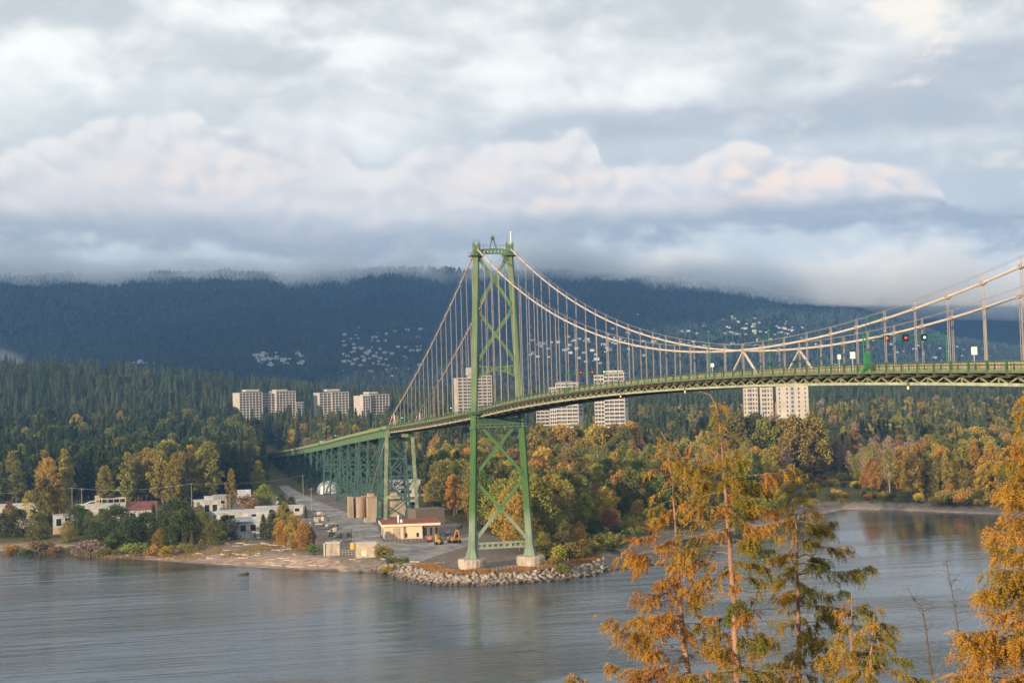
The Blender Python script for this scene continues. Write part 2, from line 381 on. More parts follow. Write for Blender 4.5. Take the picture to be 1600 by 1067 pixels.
# ------------------------------------------------------------------ water
m, nt, out = newmat('water'); b = nt.nodes.new('ShaderNodeBsdfPrincipled'); link(nt, b.outputs[0], out.inputs[0])
b.inputs['Base Color'].default_value = (.022, .040, .048, 1); b.inputs['Roughness'].default_value = .07; b.inputs['IOR'].default_value = 1.333; b.inputs['Specular IOR Level'].default_value = .5
w1 = noise_fac(nt, .30, 4, 'World', (.7, 1.6, 1), .6); w2 = noise_fac(nt, 1.1, 3, 'World', (.6, 1.5, 1)); w3 = noise_fac(nt, .012, 4, 'World', (.5, 1.6, 1)); w4 = noise_fac(nt, .05, 3, 'World', (.35, 2.6, 1))
hgt = nt.nodes.new('ShaderNodeMath'); hgt.operation = 'MULTIPLY_ADD'; link(nt, w2, hgt.inputs[0]); hgt.inputs[1].default_value = .28; link(nt, w1, hgt.inputs[2])
h2 = addn(hgt.outputs[0], w4, 2.6)
bp = nt.nodes.new('ShaderNodeBump'); bp.inputs['Distance'].default_value = 1.0
calm = nt.nodes.new('ShaderNodeMapRange'); calm.interpolation_type = 'SMOOTHSTEP'; calm.inputs[1].default_value = .40; calm.inputs[2].default_value = .62; calm.inputs[3].default_value = .12; calm.inputs[4].default_value = .42
link(nt, w3, calm.inputs[0])
# the inlet on the east side lies calmer
g = nt.nodes.new('ShaderNodeNewGeometry'); sx_ = nt.nodes.new('ShaderNodeSeparateXYZ'); link(nt, g.outputs['Position'], sx_.inputs[0])
cm = nt.nodes.new('ShaderNodeMapRange'); cm.interpolation_type = 'SMOOTHSTEP'; cm.inputs[1].default_value = 20; cm.inputs[2].default_value = 150; cm.inputs[3].default_value = 1; cm.inputs[4].default_value = .22; link(nt, sx_.outputs[0], cm.inputs[0])
ml = nt.nodes.new('ShaderNodeMath'); ml.operation = 'MULTIPLY'; link(nt, calm.outputs[0], ml.inputs[0]); link(nt, cm.outputs[0], ml.inputs[1])
link(nt, ml.outputs[0], bp.inputs['Strength']); link(nt, h2, bp.inputs['Height']); link(nt, bp.outputs[0], b.inputs['Normal'])
wb = MB().quad((-8900, -2400, SEA), (8900, -2400, SEA), (8900, 2500, SEA), (-8900, 2500, SEA)).build('water', m)
tag(wb, 'grey blue rippled inlet water', None, None, 'structure')
# ------------------------------------------------------------------ mountains
BRG = lambda px: math.atan2(ray(px, 533)[0], ray(px, 533)[1])
HOR = lambda px: 621.3-.0284*(px-800)
def ridge_profile(pts):
    """(photo column, row of the crest) -> crest elevation angle by bearing"""
    return np.array([BRG(x) for x, y in pts]), np.array([(HOR(x)-y)/FPX for x, y in pts])
RA = ridge_profile([(-500, 500), (-200, 460), (0, 440), (250, 432), (500, 428), (700, 422), (860, 426), (1000, 436), (1120, 452), (1250, 468), (1330, 481), (1390, 500), (1440, 518), (1500, 537), (1560, 545), (1620, 549), (1800, 560), (2200, 580)])
RB = ridge_profile([(-600, 440), (-300, 470), (0, 466), (200, 464), (360, 460), (420, 462), (520, 462), (640, 462), (800, 462), (1000, 460), (1200, 456), (1400, 448), (1500, 455), (1600, 460), (1800, 450), (2300, 470)])
def mount_h(prof, D0, D1, x, y, rough):
    dx_, dy_ = x-CAM[0], y-CAM[1]; D = np.hypot(dx_, dy_); br = np.arctan2(dx_, dy_)
    crest = CAM[2]+np.interp(br, prof[0], prof[1])*D1
    s = (D-D0)/(D1-D0); n = fbm(br*26+3, D/900)-.47; n2 = fbm(br*90, D/300)-.47
    foot = 20.
    up = foot+(crest-foot)*np.clip(s, 0, 1)**1.25
    return up+(n*rough+n2*rough*.35)*np.clip(s*3, 0, 1)*np.clip((1.15-s)*4, .25, 1)-np.maximum(0, s-1)*500-np.maximum(0, -s)*300
def HA(x, y): return mount_h(RA, 2300, 5200, x, y, 70)
def HB(x, y): return mount_h(RB, 4600, 6400, x, y, 60)
def Hall(x, y): return np.maximum(np.maximum(H(x, y), HA(x, y)), HB(x, y))
m, nt, out = newmat('forested_slope'); b = nt.nodes.new('ShaderNodeBsdfPrincipled'); link(nt, b.outputs[0], out.inputs[0]); b.inputs['Roughness'].default_value = 1; b.inputs['Specular IOR Level'].default_value = 0
link(nt, ramp(nt, noise_fac(nt, .01, 8, 'World', rough=.7), [(.35, (.012, .020, .012)), (.65, (.035, .045, .022))]), b.inputs['Base Color'])
for nm, HF, D0, D1, lab in (('near_mountain', HA, 2250, 5500, 'dark forested slope dotted with houses'), ('far_mountain', HB, 4500, 6700, 'blue forested mountain running up into the cloud')):
    bs = np.linspace(YAW-.46, YAW+.46, 260); ds = np.linspace(D0, D1, 70); B2, D2 = np.meshgrid(bs, ds)
    x, y = CAM[0]+np.sin(B2)*D2, CAM[1]+np.cos(B2)*D2; z = HF(x, y)
    idx = np.arange(260*70).reshape(70, 260); fq = np.stack([idx[:-1, :-1], idx[1:, :-1], idx[1:, 1:], idx[:-1, 1:]], -1).reshape(-1, 4)
    tag(link_obj('mountain', npmesh('mountain', np.stack([x, y, z], -1).reshape(-1, 3), fq, m, smooth=True)), lab, None, None, 'structure')
def hit(px, py, d0=600, d1=7500):
    """where a sight line meets the terrain"""
    D = np.arange(d0, d1, 5.); r_ = ray(px, py); k = D/math.hypot(r_[0], r_[1])
    P = CAM[None]+k[:, None]*r_[None]; hh = Hall(P[:, 0], P[:, 1]); j = np.argmax(hh > P[:, 2])
    return (P[j][0], P[j][1], hh[j], D[j]) if hh[j] > P[j, 2] else None
# ------------------------------------------------------------------ air
m, nt, out = newmat('haze'); v = nt.nodes.new('ShaderNodeVolumePrincipled'); link(nt, v.outputs[0], out.inputs['Volume'])
HAZE_D = 7.2e-5
v.inputs['Density'].default_value = HAZE_D; v.inputs['Color'].default_value = (.23, .50, 1.0, 1); v.inputs['Anisotropy'].default_value = .2
HZ = MB().box(-3600, 5600, -800, 7600, SEA-6, 760).build('haze', m); tag(HZ, 'thin blue air between the viewpoint and the mountains', None, None, 'stuff')
# ------------------------------------------------------------------ suspension bridge
GREEN = mat('bridge_green', (.10, .165, .072), .55, .22, .5, spec=.4)
GREEND = mat('bridge_green_dark', (.045, .10, .05), .55, .25, .8, spec=.4)
GREENP = mat('bridge_green_pale', (.215, .26, .14), .6, .3, .5, spec=.35)
TEAL = mat('viaduct_green', (.045, .098, .080), .6, .3, .5, spec=.35)
CABLE = mat('cable_cream', (.52, .44, .37), .5, .1, .5, spec=.4)
ROPE = mat('hanger_rope', (.31, .26, .225), .55, .15, .5)
CONC = mat('pier_concrete', (.36, .30, .24), .9, .35, .7, bump=.3, stretch=(1, 1, .25))
TAN = mat('barrier_tan', (.32, .26, .165), .8, .25, .9)
CHORD = mat('chord_pale', (.36, .37, .25), .6, .25, .6)
RUST = mat('rusty_flange', (.095, .068, .05), .8, .4, 1.2)
ASPH = mat('asphalt', (.055, .055, .055), .9, .2, .5)
MARK = mat('lane_paint', (.75, .7, .5), .7, .1)
STEEL = mat('galvanised_steel', (.42, .43, .42), .4, .15, metal=.5)
WHITE = mat('white_paint', (.78, .76, .72), .6, .06)
BLACK = mat('black_steel', (.02, .02, .022), .5, .2)
def zrail(y):
    y = np.asarray(y, float)
    mid = 62.3-1.26e-4*(y+236.4)**2; side = 55.3-.052*y+4.7e-5*y*y
    via = np.interp(y, [198, 230, 341, 430, 526, 660, 821, 960], [46.85, 45.35, 40.0, 35.3, 30.6, 24.4, 17.8, 12.5])
    return np.where(y < 0, mid, np.where(y < 198, side, via))
TX, HS, ZSAD, ZMID = 5.85, 9.7767, 109.45, 66.02
def zcab(y):
    if y <= 0:
        q = ((y+236.4)/236.4)**2; return ZMID+(ZSAD-ZMID)*q*(1-.0208*(q-1))
    s = y/187.; return ZSAD+(51.6-ZSAD)*s-4*3.0*s*(1-s)
br = thing('suspension_bridge', 'green steel suspension bridge with pale cables crossing the inlet', 'bridge', (0, 0, 0))
legx = lambda z: 5.85+(10.17-5.85)*(109.0-z)/(109.0-4.5)
def leg(sgn):
    b = MB()
    zs = [4.3, 5.2, 7.5, 12, 30, 55.5, 80, 107.6]
    for i in range(len(zs)-1):
        ring = []
        for z in (zs[i], zs[i+1]):
            k = (z-4.3)/103; fl = 1+1.0*max(0, (9-z)/5)**1.6
            w, d, w2, d2 = (1.25-.2*k)*fl, (1.5-.25*k)*fl, (.46-.08*k)*fl, (.46-.08*k)*fl       # half sizes of a cross-shaped section
            cx = sgn*legx(z)
            P = [(w, d2), (w2, d2), (w2, d), (-w2, d), (-w2, d2), (-w, d2), (-w, -d2), (-w2, -d2), (-w2, -d), (w2, -d), (w2, -d2), (w, -d2)]
            ring.append([(cx+p[0], p[1], z) for p in P])
        n = 12
        b.add(ring[0]+ring[1], [(j, (j+1) % n, (j+1) % n+n, j+n) for j in range(n)]+([tuple(range(12, 24))] if i == len(zs)-2 else []))
    return b
# the foot of each leg carries older, chalkier paint
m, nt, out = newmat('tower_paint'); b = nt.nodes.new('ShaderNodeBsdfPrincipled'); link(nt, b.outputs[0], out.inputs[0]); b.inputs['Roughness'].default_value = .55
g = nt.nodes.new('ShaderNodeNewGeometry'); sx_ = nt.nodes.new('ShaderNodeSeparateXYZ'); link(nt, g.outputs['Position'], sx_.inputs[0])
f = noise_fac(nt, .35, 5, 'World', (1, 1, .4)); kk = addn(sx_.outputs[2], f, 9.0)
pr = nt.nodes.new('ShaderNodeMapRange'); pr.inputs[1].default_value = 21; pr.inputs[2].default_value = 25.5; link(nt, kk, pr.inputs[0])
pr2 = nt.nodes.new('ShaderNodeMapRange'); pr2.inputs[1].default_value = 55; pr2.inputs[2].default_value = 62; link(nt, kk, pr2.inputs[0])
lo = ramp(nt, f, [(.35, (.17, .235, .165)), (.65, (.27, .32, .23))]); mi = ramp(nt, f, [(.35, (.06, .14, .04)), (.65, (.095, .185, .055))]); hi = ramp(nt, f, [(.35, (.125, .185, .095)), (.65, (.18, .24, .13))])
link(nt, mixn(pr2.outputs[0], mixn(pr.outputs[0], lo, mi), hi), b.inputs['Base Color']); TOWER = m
for sgn in (-1, 1):
    lg = leg(sgn).build('tower_leg', TOWER, br)
    q = MB()                                                     # collars: platform under the saddle and at the deck
    q.box(sgn*legx(106.6)-2.1, sgn*legx(106.6)+2.1, -2.6, 2.6, 106.6, 106.95)
    MB().box(sgn*legx(52.8)-1.9, sgn*legx(52.8)+1.9, -2.3, 2.3, 52.8, 53.7).build('deck_collar', GREEND, lg)
    for ax in (-2.0, -1, 0, 1, 2.0):
        for sy in (-2.5, 2.5): q.beam((sgn*5.95+ax, sy, 106.95), (sgn*5.95+ax, sy, 108.0), .09, .09)
    for sy in (-2.5, 2.5):
        for hz in (107.5, 108.0): q.beam((sgn*5.95-2.05, sy, hz), (sgn*5.95+2.05, sy, hz), .08, .08)
    q.build('platform', GREEND, lg)
    s = MB(); cx = sgn*5.85                                       # saddle housing
    s.box(cx-1.0, cx+1.0, -1.5, 1.5, 107.6, 109.9); s.box(cx-.55, cx+.55, -2.0, 2.0, 108.6, 110.3); s.box(cx-1.15, cx-.8, -1.2, 1.2, 109.9, 111.3); s.box(cx+.8, cx+1.15, -1.2, 1.2, 109.9, 111.3)
    for ax in (-1, 1): s.beam((cx+ax, 0, 111.2), (cx+ax, 0, 112.6), .12, .12)
    s.beam((cx-1, 0, 112), (cx+1, 0, 112), .1, .1)
    s.build('saddle', GREEN, lg)
mast = MB().tube([(6.4, 0, 110), (6.4, 0, 115.2)], .18, 8).build('mast', WHITE, br)
MB().tube([(6.4, 0, 115.2), (6.4, 0, 116)], .05, 5).build('aerial', BLACK, mast)
def strut_web(z0f, z1f, xh, n=26, th=1.0):
    b = MB(); P = [(x, z1f(x)) for x in np.linspace(-xh, xh, n)]+[(x, z0f(x)) for x in np.linspace(xh, -xh, n)]
    vs = [(p[0], -th/2, p[1]) for p in P]+[(p[0], th/2, p[1]) for p in P]; N = 2*n; fs = []
    for i in range(n-1):
        a, c = i, N-1-i; fs += [(a, a+1, c-1, c), (a+N, c+N, c-1+N, a+1+N)]
    fs += [(i, i+N, (i+1) % N+N, (i+1) % N) for i in range(N)]
    return b.add(vs, fs)
def openframe(z0f, z1f, xh, cells, th=1.0, ch=.45):
    """top and bottom chord with posts: the row of openings through a strut"""
    b = MB(); xs = np.linspace(-xh, xh, 27)
    for i in range(26):
        x0, x1 = xs[i], xs[i+1]
        for f, dz in ((z1f, -ch/2), (z0f, ch/2)): b.beam((x0, 0, f(x0)+dz), (x1, 0, f(x1)+dz), th, ch)
    for x in np.linspace(-xh, xh, cells+1): b.beam((x, 0, z0f(x)+ch*.8), (x, 0, z1f(x)-ch*.8), th*.7, .55, (0, 1, 0))
    return b
# portal arch at the top
openframe(lambda x: 107.35-2.6*max(0, (abs(x)-2.0)/3.0)**2.2, lambda x: 109.25-.35*(abs(x)/5)**2, 5.0, 8, 1.0, .5).build('portal_strut', GREEN, br)
rl = MB()
for hz in (110.0, 110.5): rl.beam((-5, -.6, hz), (5, -.6, hz), .06, .06)
for x in np.linspace(-4.6, 4.6, 9): rl.beam((x, -.6, 109), (x, -.6, 110.5), .06, .06)
rl.build('handrail', GREEND, br)
af = MB()
for sx in (-1, 1):
    af.beam((sx*1.15, 0, 109.1), (sx*.25, 0, 112.9), .28, .28)
af.beam((-.75, 0, 111.1), (.75, 0, 111.1), .16, .16); af.box(-.9, .9, -.5, .5, 112.9, 113.05); af.box(-.35, .35, -.35, .35, 112.0, 112.9)
af.build('beacon_frame', GREEND, br)
MB().lathe([(.12, 0), (.3, .1), (.3, .55), (.1, .7)], (0, 0, 113.05), 8).build('beacon_lamp', mat('beacon_red', (.3, .03, .02), .3), br)
def xbrace(z_lo, z_hi, w=.98):
    b = MB(); xl, xh = legx(z_lo)-1.1, legx(z_hi)-1.0
    b.beam((-xl, .15, z_lo), (xh, .15, z_hi), w, w, (0, 1, 0)); b.beam((xl, -.15, z_lo), (-xh, -.15, z_hi), w, w, (0, 1, 0))
    zc = z_lo+(z_hi-z_lo)*xl/(xl+xh); b.beam((0, -.62, zc-1.2), (0, .62, zc-1.2), .1, .1)
    b.prism([(-1.1, zc), (0, zc+1.3), (1.1, zc), (0, zc-1.3)], -.54, .54, axis=1)
    for sx in (-1, 1):
        for z, x in ((z_lo, xl), (z_hi, xh)): b.prism([(sx*(x+.3), z-1.3), (sx*(x-1.0), z), (sx*(x+.3), z+1.3)], -.45, .45, axis=1)
    return b
for lo_, hi_ in ((90.0, 106.0), (71.2, 87.6), (32.6, 50.2), (10.4, 30.0)): xbrace(lo_, hi_).build('cross_brace', TOWER if hi_ < 60 else GREEN, br)
openframe(lambda x: 67.3-2.3*(abs(x)/6.5)**2.0, lambda x: 68.9+.55*(abs(x)/6.5)**2, 6.3, 8, 1.1, .5).build('portal_strut', GREEN, br)
MB().box(-7.6, 7.6, -1.2, 1.2, 48.6, 51.2).build('deck_crossbeam', GREEND, br)
cw = MB().box(-9.6, 9.6, -2.3, -1.3, 48.3, 48.42)
for x in np.linspace(-9.4, 9.4, 13): cw.beam((x, -2.3, 48.4), (x, -2.3, 49.4), .05, .05)
cw.beam((-9.5, -2.3, 49.4), (9.5, -2.3, 49.4), .06, .06); cw.build('inspection_walkway', STEEL, br)
openframe(lambda x: 7.2, lambda x: 9.4, 8.8, 9, .9, .62).build('portal_strut', TOWER, br)
for sgn in (-1, 1):
    P = MB().lathe([(4.6, -4), (4.6, 1.2), (4.55, 1.6), (4.85, 1.65), (4.85, 3.6), (4.5, 4.1), (4.3, 4.3)], (sgn*10.2, 0, 0), 20, 1.0, 1.25)
    P.build('pier', CONC, br)
# --- deck, rails, stiffening truss
YS = list(np.arange(-430, 198.1, HS/2)); Y0, Y1 = YS[0], YS[-1]
def sweep(fn, ys, m, nm, parent):
    """extrude a list of (x, dz) outlines along the deck"""
    b = MB()
    for poly in fn:
        n = len(poly); o = len(b.v); vs = []; fs = []
        for y in ys:
            z = float(zrail(y)); vs += [(p[0], y, z+p[1]) for p in poly]
        for i in range(len(ys)-1):
            for k in range(n): a, c = i*n+k, i*n+(k+1) % n; fs.append((a, a+n, c+n, c))
        fs += [tuple(range(n)), tuple(range(len(vs)-1, len(vs)-n-1, -1))]
        b.add(vs, fs)
    return b.build(nm, m, parent)
bx = lambda x0, x1, z0, z1: [(x0, z0), (x1, z0), (x1, z1), (x0, z1)]
deck = sweep([bx(-5.2, 5.2, -1.75, -1.32)], YS, ASPH, 'deck', br)
sweep([bx(-.14, -.04, -1.316, -1.31), bx(1.8, 1.9, -1.316, -1.31)], YS, MARK, 'lane_line', deck)
sweep([bx(-7.3, -6.2, -1.52, -1.35), bx(6.2, 7.3, -1.52, -1.35)], YS, TAN, 'walkway', br)
sweep([bx(-5.35, -5.2, -1.3, -.30), bx(5.2, 5.35, -1.3, -.30)], YS, TAN, 'traffic_barrier', br)
sweep([bx(-7.45, -7.3, -1.62, -1.2), bx(7.3, 7.45, -1.62, -1.2)], YS, GREEN, 'edge_beam', br)
for sx in (-1, 1):
    r_ = sweep([bx(sx*7.42-.05, sx*7.42+.05, -.12, 0), bx(sx*7.42-.03, sx*7.42+.03, -.62, -.55)], YS, GREEND, 'railing', br)
    pk = MB()
    for y in np.arange(Y0, Y1, HS/2):
        z = float(zrail(y)); pk.beam((sx*7.42, y, z-1.75), (sx*7.42, y, z+.12), .26, .26)
    for y in np.arange(Y0, Y1, .8):
        z = float(zrail(y)); pk.beam((sx*7.42, y, z-1.2), (sx*7.42, y, z-.1), .035, .035)
    pk.build('railing_posts', GREEND, r_)
    t = MB(); ytr = np.arange(Y0, Y1-.1, HS/4)
    for i in range(len(ytr)-1):
        y0, y1 = ytr[i], ytr[i+1]; za, zb = float(zrail(y0)), float(zrail(y1)); x = sx*5.75
        top, bot = -2.25, -3.15
        if i % 2 == 0: t.beam((x, y0, za+top), (x, y1, zb+bot), .2, .24)
        else: t.beam((x, y0, za+bot), (x, y1, zb+top), .2, .24)
        if i % 4 == 1: t.beam((x, y1, zb+top), (x, y1, zb+bot), .18, .18)
    tr = t.build('stiffening_truss', GREENP, br)
    sweep([bx(sx*5.75-.2, sx*5.75+.2, -3.45, -3.02)], YS, CHORD, 'bottom_chord', tr)
    sweep([bx(sx*5.75-.22, sx*5.75+.22, -2.3, -2.06)], YS, RUST, 'top_chord', tr)
    fb = MB()
    for y in np.arange(Y0, Y1, HS/2):
        z = float(zrail(y)); fb.box(min(sx*5.6, sx*7.35), max(sx*5.6, sx*7.35), y-.5, y+.5, z-2.04, z-1.78)
    fb.build('walkway_brackets', RUST, tr)['kind'] = 'stuff'
fb = MB()
for y in np.arange(Y0, Y1, HS/2):
    z = float(zrail(y)); fb.beam((-5.6, y, z-2.3), (5.6, y, z-2.3), .3, 1.0)
for y in np.arange(Y0, Y1-HS, HS):
    z = float(zrail(y)); z2 = float(zrail(y+HS)); fb.beam((-5.6, y, z-3.2), (5.6, y+HS, z2-3.2), .25, .2); fb.beam((5.6, y, z-3.2), (-5.6, y+HS, z2-3.2), .25, .2)
fb.build('floor_beams', RUST, br)
# --- cables and hangers
for sx in (-1, 1):
    pts = [(sx*TX, y, zcab(y)) for y in list(np.linspace(-430, -2, 70))+[0]+list(np.linspace(2, 187, 34))]
    cb = MB().tube(pts, .21, 8).build('main_cable', CABLE, br, smooth=True)
    hr = MB()
    for q in (-.28, .28): hr.tube([(p[0]+q, p[1], p[2]+1.25) for p in pts], .028, 4)
    hr.build('hand_ropes', ROPE, cb)
    # backstay down to the anchorage, and the splay post where the cable leaves the deck
    A_ = (sx*TX, 262., 12.0)
    MB().tube([(sx*TX, 187, 51.6), (sx*TX, 194, 48.0), A_], .21, 8).build('backstay', CABLE, cb, smooth=True)
    v = MB()
    for dy in (-3.2, 3.2): v.beam((sx*TX, 182.5, zcab(182.5)), (sx*TX, 182.5+dy, float(zrail(182.5))-1.2), .28, .28)
    v.build('cable_tie', CABLE, cb)
    v = MB()
    for dy in (-7.0, 7.0): v.beam((sx*TX, -236.4, ZMID-.25), (sx*TX, -236.4+dy, float(zrail(-236.4))-1.3), .30, .30)
    v.build('midspan_tie', CABLE, cb)
stations = [-236.4+n*HS for n in range(-12, 44) if abs(-236.4+n*HS) > 3 and -236.4+n*HS < 178]
stations = sorted(stations)
hang = [(sx, y) for y in stations for sx in (-1, 1)]
def hanger(b, sx, y):
    z0, z1 = float(zrail(y))-2.1, zcab(y)
    for dy in (-.24, .24):
        yy = y+dy; zc_ = zcab(yy); b.tube([(sx*TX, yy, z0), (sx*TX, yy, zc_)], .05, 5, False)
        b.tube([(sx*TX, yy, zc_), (sx*TX, yy, zc_+1.35)], .045, 4)
    b.beam((sx*TX, y-.5, zcab(y-.5)), (sx*TX, y+.5, zcab(y+.5)), .56, .60)
    if z1-z0 > 14: b.beam((sx*TX, y-.24, (z0+z1)/2), (sx*TX, y+.24, (z0+z1)/2), .1, .1)
    return b
hang.sort(key=lambda q: q[1])
for sx, y in hang[:98]: hanger(MB(), sx, y).build('hanger', ROPE, br)
rest = MB()
for sx, y in hang[98:]: hanger(rest, sx, y)
tag(rest.build('hangers', ROPE, br), kind='stuff')
# --- navigation lamps under the deck edge
LAMP = emit('lamp_glow', (1.0, .5, .16), 1.6)
for px_, py_ in ((1424, 605), (1074, 613), (973, 618)):
    P = atX(px_, py_, -5.75); z = float(zrail(P[1]))
    h = MB().beam((-6.3, P[1], z-1.7), (-6.3, P[1], z-3.6), .14, .14).build('lamp_bracket', GREEND, br)
    MB().lathe([(.05, 0), (.15, .08), (.17, .3), (.1, .5)], (-6.3, P[1], z-4.1), 8).build('lamp', LAMP, h)
# ------------------------------------------------------------------ approach viaduct
va = thing('approach_viaduct', 'long green steel trestle viaduct carrying the road down to the wooded shore', 'viaduct', (0, 0, 0))
YV = [198.6]+list(np.arange(210, 930, 12.))
sweep([bx(-5.6, 5.6, -1.75, -1.32)], YV, ASPH, 'deck', va)
g_ = MB()
sweep([bx(-5.75, -5.35, -4.9, -1.8), bx(5.35, 5.75, -4.9, -1.8)], YV, GREEN, 'plate_girder', va)
sweep([bx(-6.6, -5.3, -1.62, -1.3), bx(5.3, 6.6, -1.62, -1.3)], YV, GREEN, 'edge_beam', va)
for sx in (-1, 1):
    r_ = sweep([bx(sx*6.5-.09, sx*6.5+.09, -1.25, 0)], YV, mat('rail_olive', (.21, .24, .10), .7, .2, .7), 'railing', va)
bents = [(204, 16), (226, 9)]+[(y, 10.) for y in np.arange(270, 920, 38.)]
def bent(y, sp, tower):
    b = MB(); zt = float(zrail(y))-4.95; zb = float(H(np.array([0.]), np.array([y]))[0])-.3
    h = zt-zb; bat = 5.2+.055*h; xs = lambda z: 5.2+(bat-5.2)*(zt-z)/max(h, 1)
    frames = [y-sp/2, y+sp/2] if tower else [y]
    lev = [zt-(zt-zb)*k/max(1, round(h/11)) for k in range(max(1, round(h/11))+1)]
    for yy in frames:
        for sx in (-1, 1): b.beam((sx*xs(zb), yy, zb), (sx*xs(zt), yy, zt), .85, .85, (0, 1, 0))
        for i in range(len(lev)-1):
            a, c = lev[i], lev[i+1]
            b.beam((-xs(a), yy, a), (xs(a), yy, a), .5, .55)
            b.beam((-xs(a), yy, a), (xs(c), yy, c), .42, .42); b.beam((xs(a), yy, a), (-xs(c), yy, c), .42, .42)
    if tower:
        for sx in (-1, 1):
            for i in range(len(lev)-1):
                a, c = lev[i], lev[i+1]
                b.beam((sx*xs(a), frames[0], a), (sx*xs(c), frames[1], c), .42, .42); b.beam((sx*xs(a), frames[1], a), (sx*xs(c), frames[0], c), .42, .42)
                b.beam((sx*xs(a), frames[0], a), (sx*xs(a), frames[1], a), .4, .4)
    return b
for i, (y, sp) in enumerate(bents):
    if i == 0:
        # tall end bent, paler legs
        b = MB(); zt = float(zrail(204))-3.6; zb = GZ-.3
        for sx in (-1, 1): b.beam((sx*7.7, 204, zb), (sx*6.0, 204, zt), 1.5, 1.2, (0, 1, 0))
        b.beam((-6.2, 204, zt-1), (6.2, 204, zt-1), 1.0, 1.6)
        b.build('end_bent', mat('bent_paint', (.20, .24, .15), .6, .3, .4), va)
        x = MB()
        for a, c, wa, wc in ((zt-2, 23, 6.0, 6.8), (22, zb+2, 6.85, 7.6)):
            x.beam((-wa, 204, a), (wc, 204, c), .45, .45); x.beam((wa, 204, a), (-wc, 204, c), .45, .45); x.beam((-wc, 204, c), (wc, 204, c), .5, .5)
        x.build('bent_bracing', TEAL, va); continue
    bent(y, sp, i % 2 == 1).build('trestle_bent', TEAL, va)
# ------------------------------------------------------------------ lane signals, lamps and signs on the deck
RED, GRN = emit('signal_red', (1, .07, .04), 2.2), emit('signal_green', (.25, 1, .7), 2.5)
def gantry(y, label, curved=False, width=7.3, hgt=5.7, k=3):
    z = float(zrail(y))-1.3
    t = thing('lane_signal_gantry', label, 'signal gantry', (0, y, z), 0, 'lane signal gantries over the bridge')
    for sx in (-1, 1):
        p = MB(); p.tube([(sx*width, 0, -.4), (sx*width, 0, hgt+.6)], [.14, .10], 8); p.box(sx*width-.35, sx*width+.35, -.35, .35, -.4, .5); p.build('post', GREENS, t)
    b = MB()
    for dz in (0, -.75): b.beam((-width, 0, hgt+dz), (width, 0, hgt+dz), .11, .11)
    for i in range(9): x = -width+i*2*width/8; b.beam((x, 0, hgt), (x+(width/8 if i < 8 else 0), 0, hgt-.75), .06, .06)
    b.build('gantry_beam', GREENS, t)
    for i, c in enumerate((RED, RED, GRN)):
        x = (-1+i)*3.3
        s = MB().box(x-.42, x+.42, -.25, .2, hgt-.95, hgt+.1).build('signal_head', BLACK, t)
        MB().lathe([(.20, 0), (.21, .04), (.1, .1)], (0, 0, 0), 12).xf(0, (0, 0, 0)).build('signal_lens', c, s).matrix_local = Matrix.Translation((x, -.25, hgt-.42)) @ Matrix.Rotation(math.pi/2, 4, 'X')
    return t
GREENS = mat('signal_green_steel', (.035, .16, .07), .5, .2)
yg = float(atX(1350, 560, -7.3)[1])
G0 = gantry(yg, 'wide gantry of red and green lane signals nearest the viewpoint, right of the midspan ties')
yg2 = float(atX(885, 605, -7.3)[1]); gantry(yg2, 'gantry of lane signals between the tower and midspan, in front of the pale tower blocks')
gantry(97, 'gantry of lane signals seen under the side span hangers, left of the tower')
gantry(215, 'gantry of lane signals at the end of the suspended span, above the end bent')
gantry(470, 'farthest gantry of lane signals, down on the trestle viaduct')
def tallpost(y, x, label, arm=True):
    z = float(zrail(y))-1.3; t = thing('mast_lamp', label, 'lamp post', (x, y, z), 0, 'lamp masts on the bridge')
    MB().tube([(0, 0, 0), (0, 0, 9.3)], [.14, .07], 8).build('pole', GREENS, t)
    MB().tube([(0, 0, 8.2), (1.0, 0, 9.0), (2.4, 0, 9.3)], [.05, .04, .04], 6).build('arm', GREENS, t)
    MB().box(2.1, 2.9, -.12, .12, 9.15, 9.3).build('lamp_head', GREENS, t)
    MB().box(-.45, .45, -.3, .3, .4, 3.0).build('cabinet', GREENS, t)
tallpost(yg-.9, -7.2, 'tall green lamp mast standing at the left post of the nearest signal gantry')
def arched(px_, label):
    y = float(atX(px_, 560, -6.6)[1]); z = float(zrail(y))-1.3
    t = thing('lamp_arch', label, 'lamp arch', (0, y, z), 0)
    for sx in (-1, 1): MB().tube([(sx*6.6, 0, 0), (sx*6.6, 0, 9.2)], [.14, .09], 7).build('post', GREENS, t)
    MB().tube([(x, 0, 7.2+1.9*math.sin(math.pi*(x+6.6)/13.2)) for x in np.linspace(-6.6, 6.6, 13)], .07, 6).build('arch', GREENS, t)
    for sx in (-1, 1): MB().lathe([(.1, 0), (.25, .15), (.2, .5), (.05, .6)], (sx*6.6, 0, 9.1), 8).build('lantern', GREENS, t)
arched(1108, 'green lamp arch over the deck left of the midspan cable ties')
def sign(px_, py_, x, label, w=.9, h=1.1):
    P = atX(px_, py_, x); y = float(P[1]); z = float(zrail(y))-1.3
    t = thing('road_sign', label, 'sign', (x, y, z), 0, 'white road signs on the bridge railing')
    MB().tube([(0, 0, 0), (0, 0, 3.0)], .05, 6).build('post', STEEL, t)
    MB().box(-w/2, w/2, -.11, -.06, 2.2, 2.2+h).build('panel', WHITE, t)
sign(1522, 555, -5.8, 'white sign on a post at the right, past the signal gantry')
sign(1332, 557, -5.8, 'larger white sign just left of the tall green lamp mast')
sign(1311, 560, -5.8, 'smaller white sign farther left of the tall green lamp mast', .6, .8)
sign(1113, 578, -6.6, 'small cream sign below the lamp arch', .7, .7)
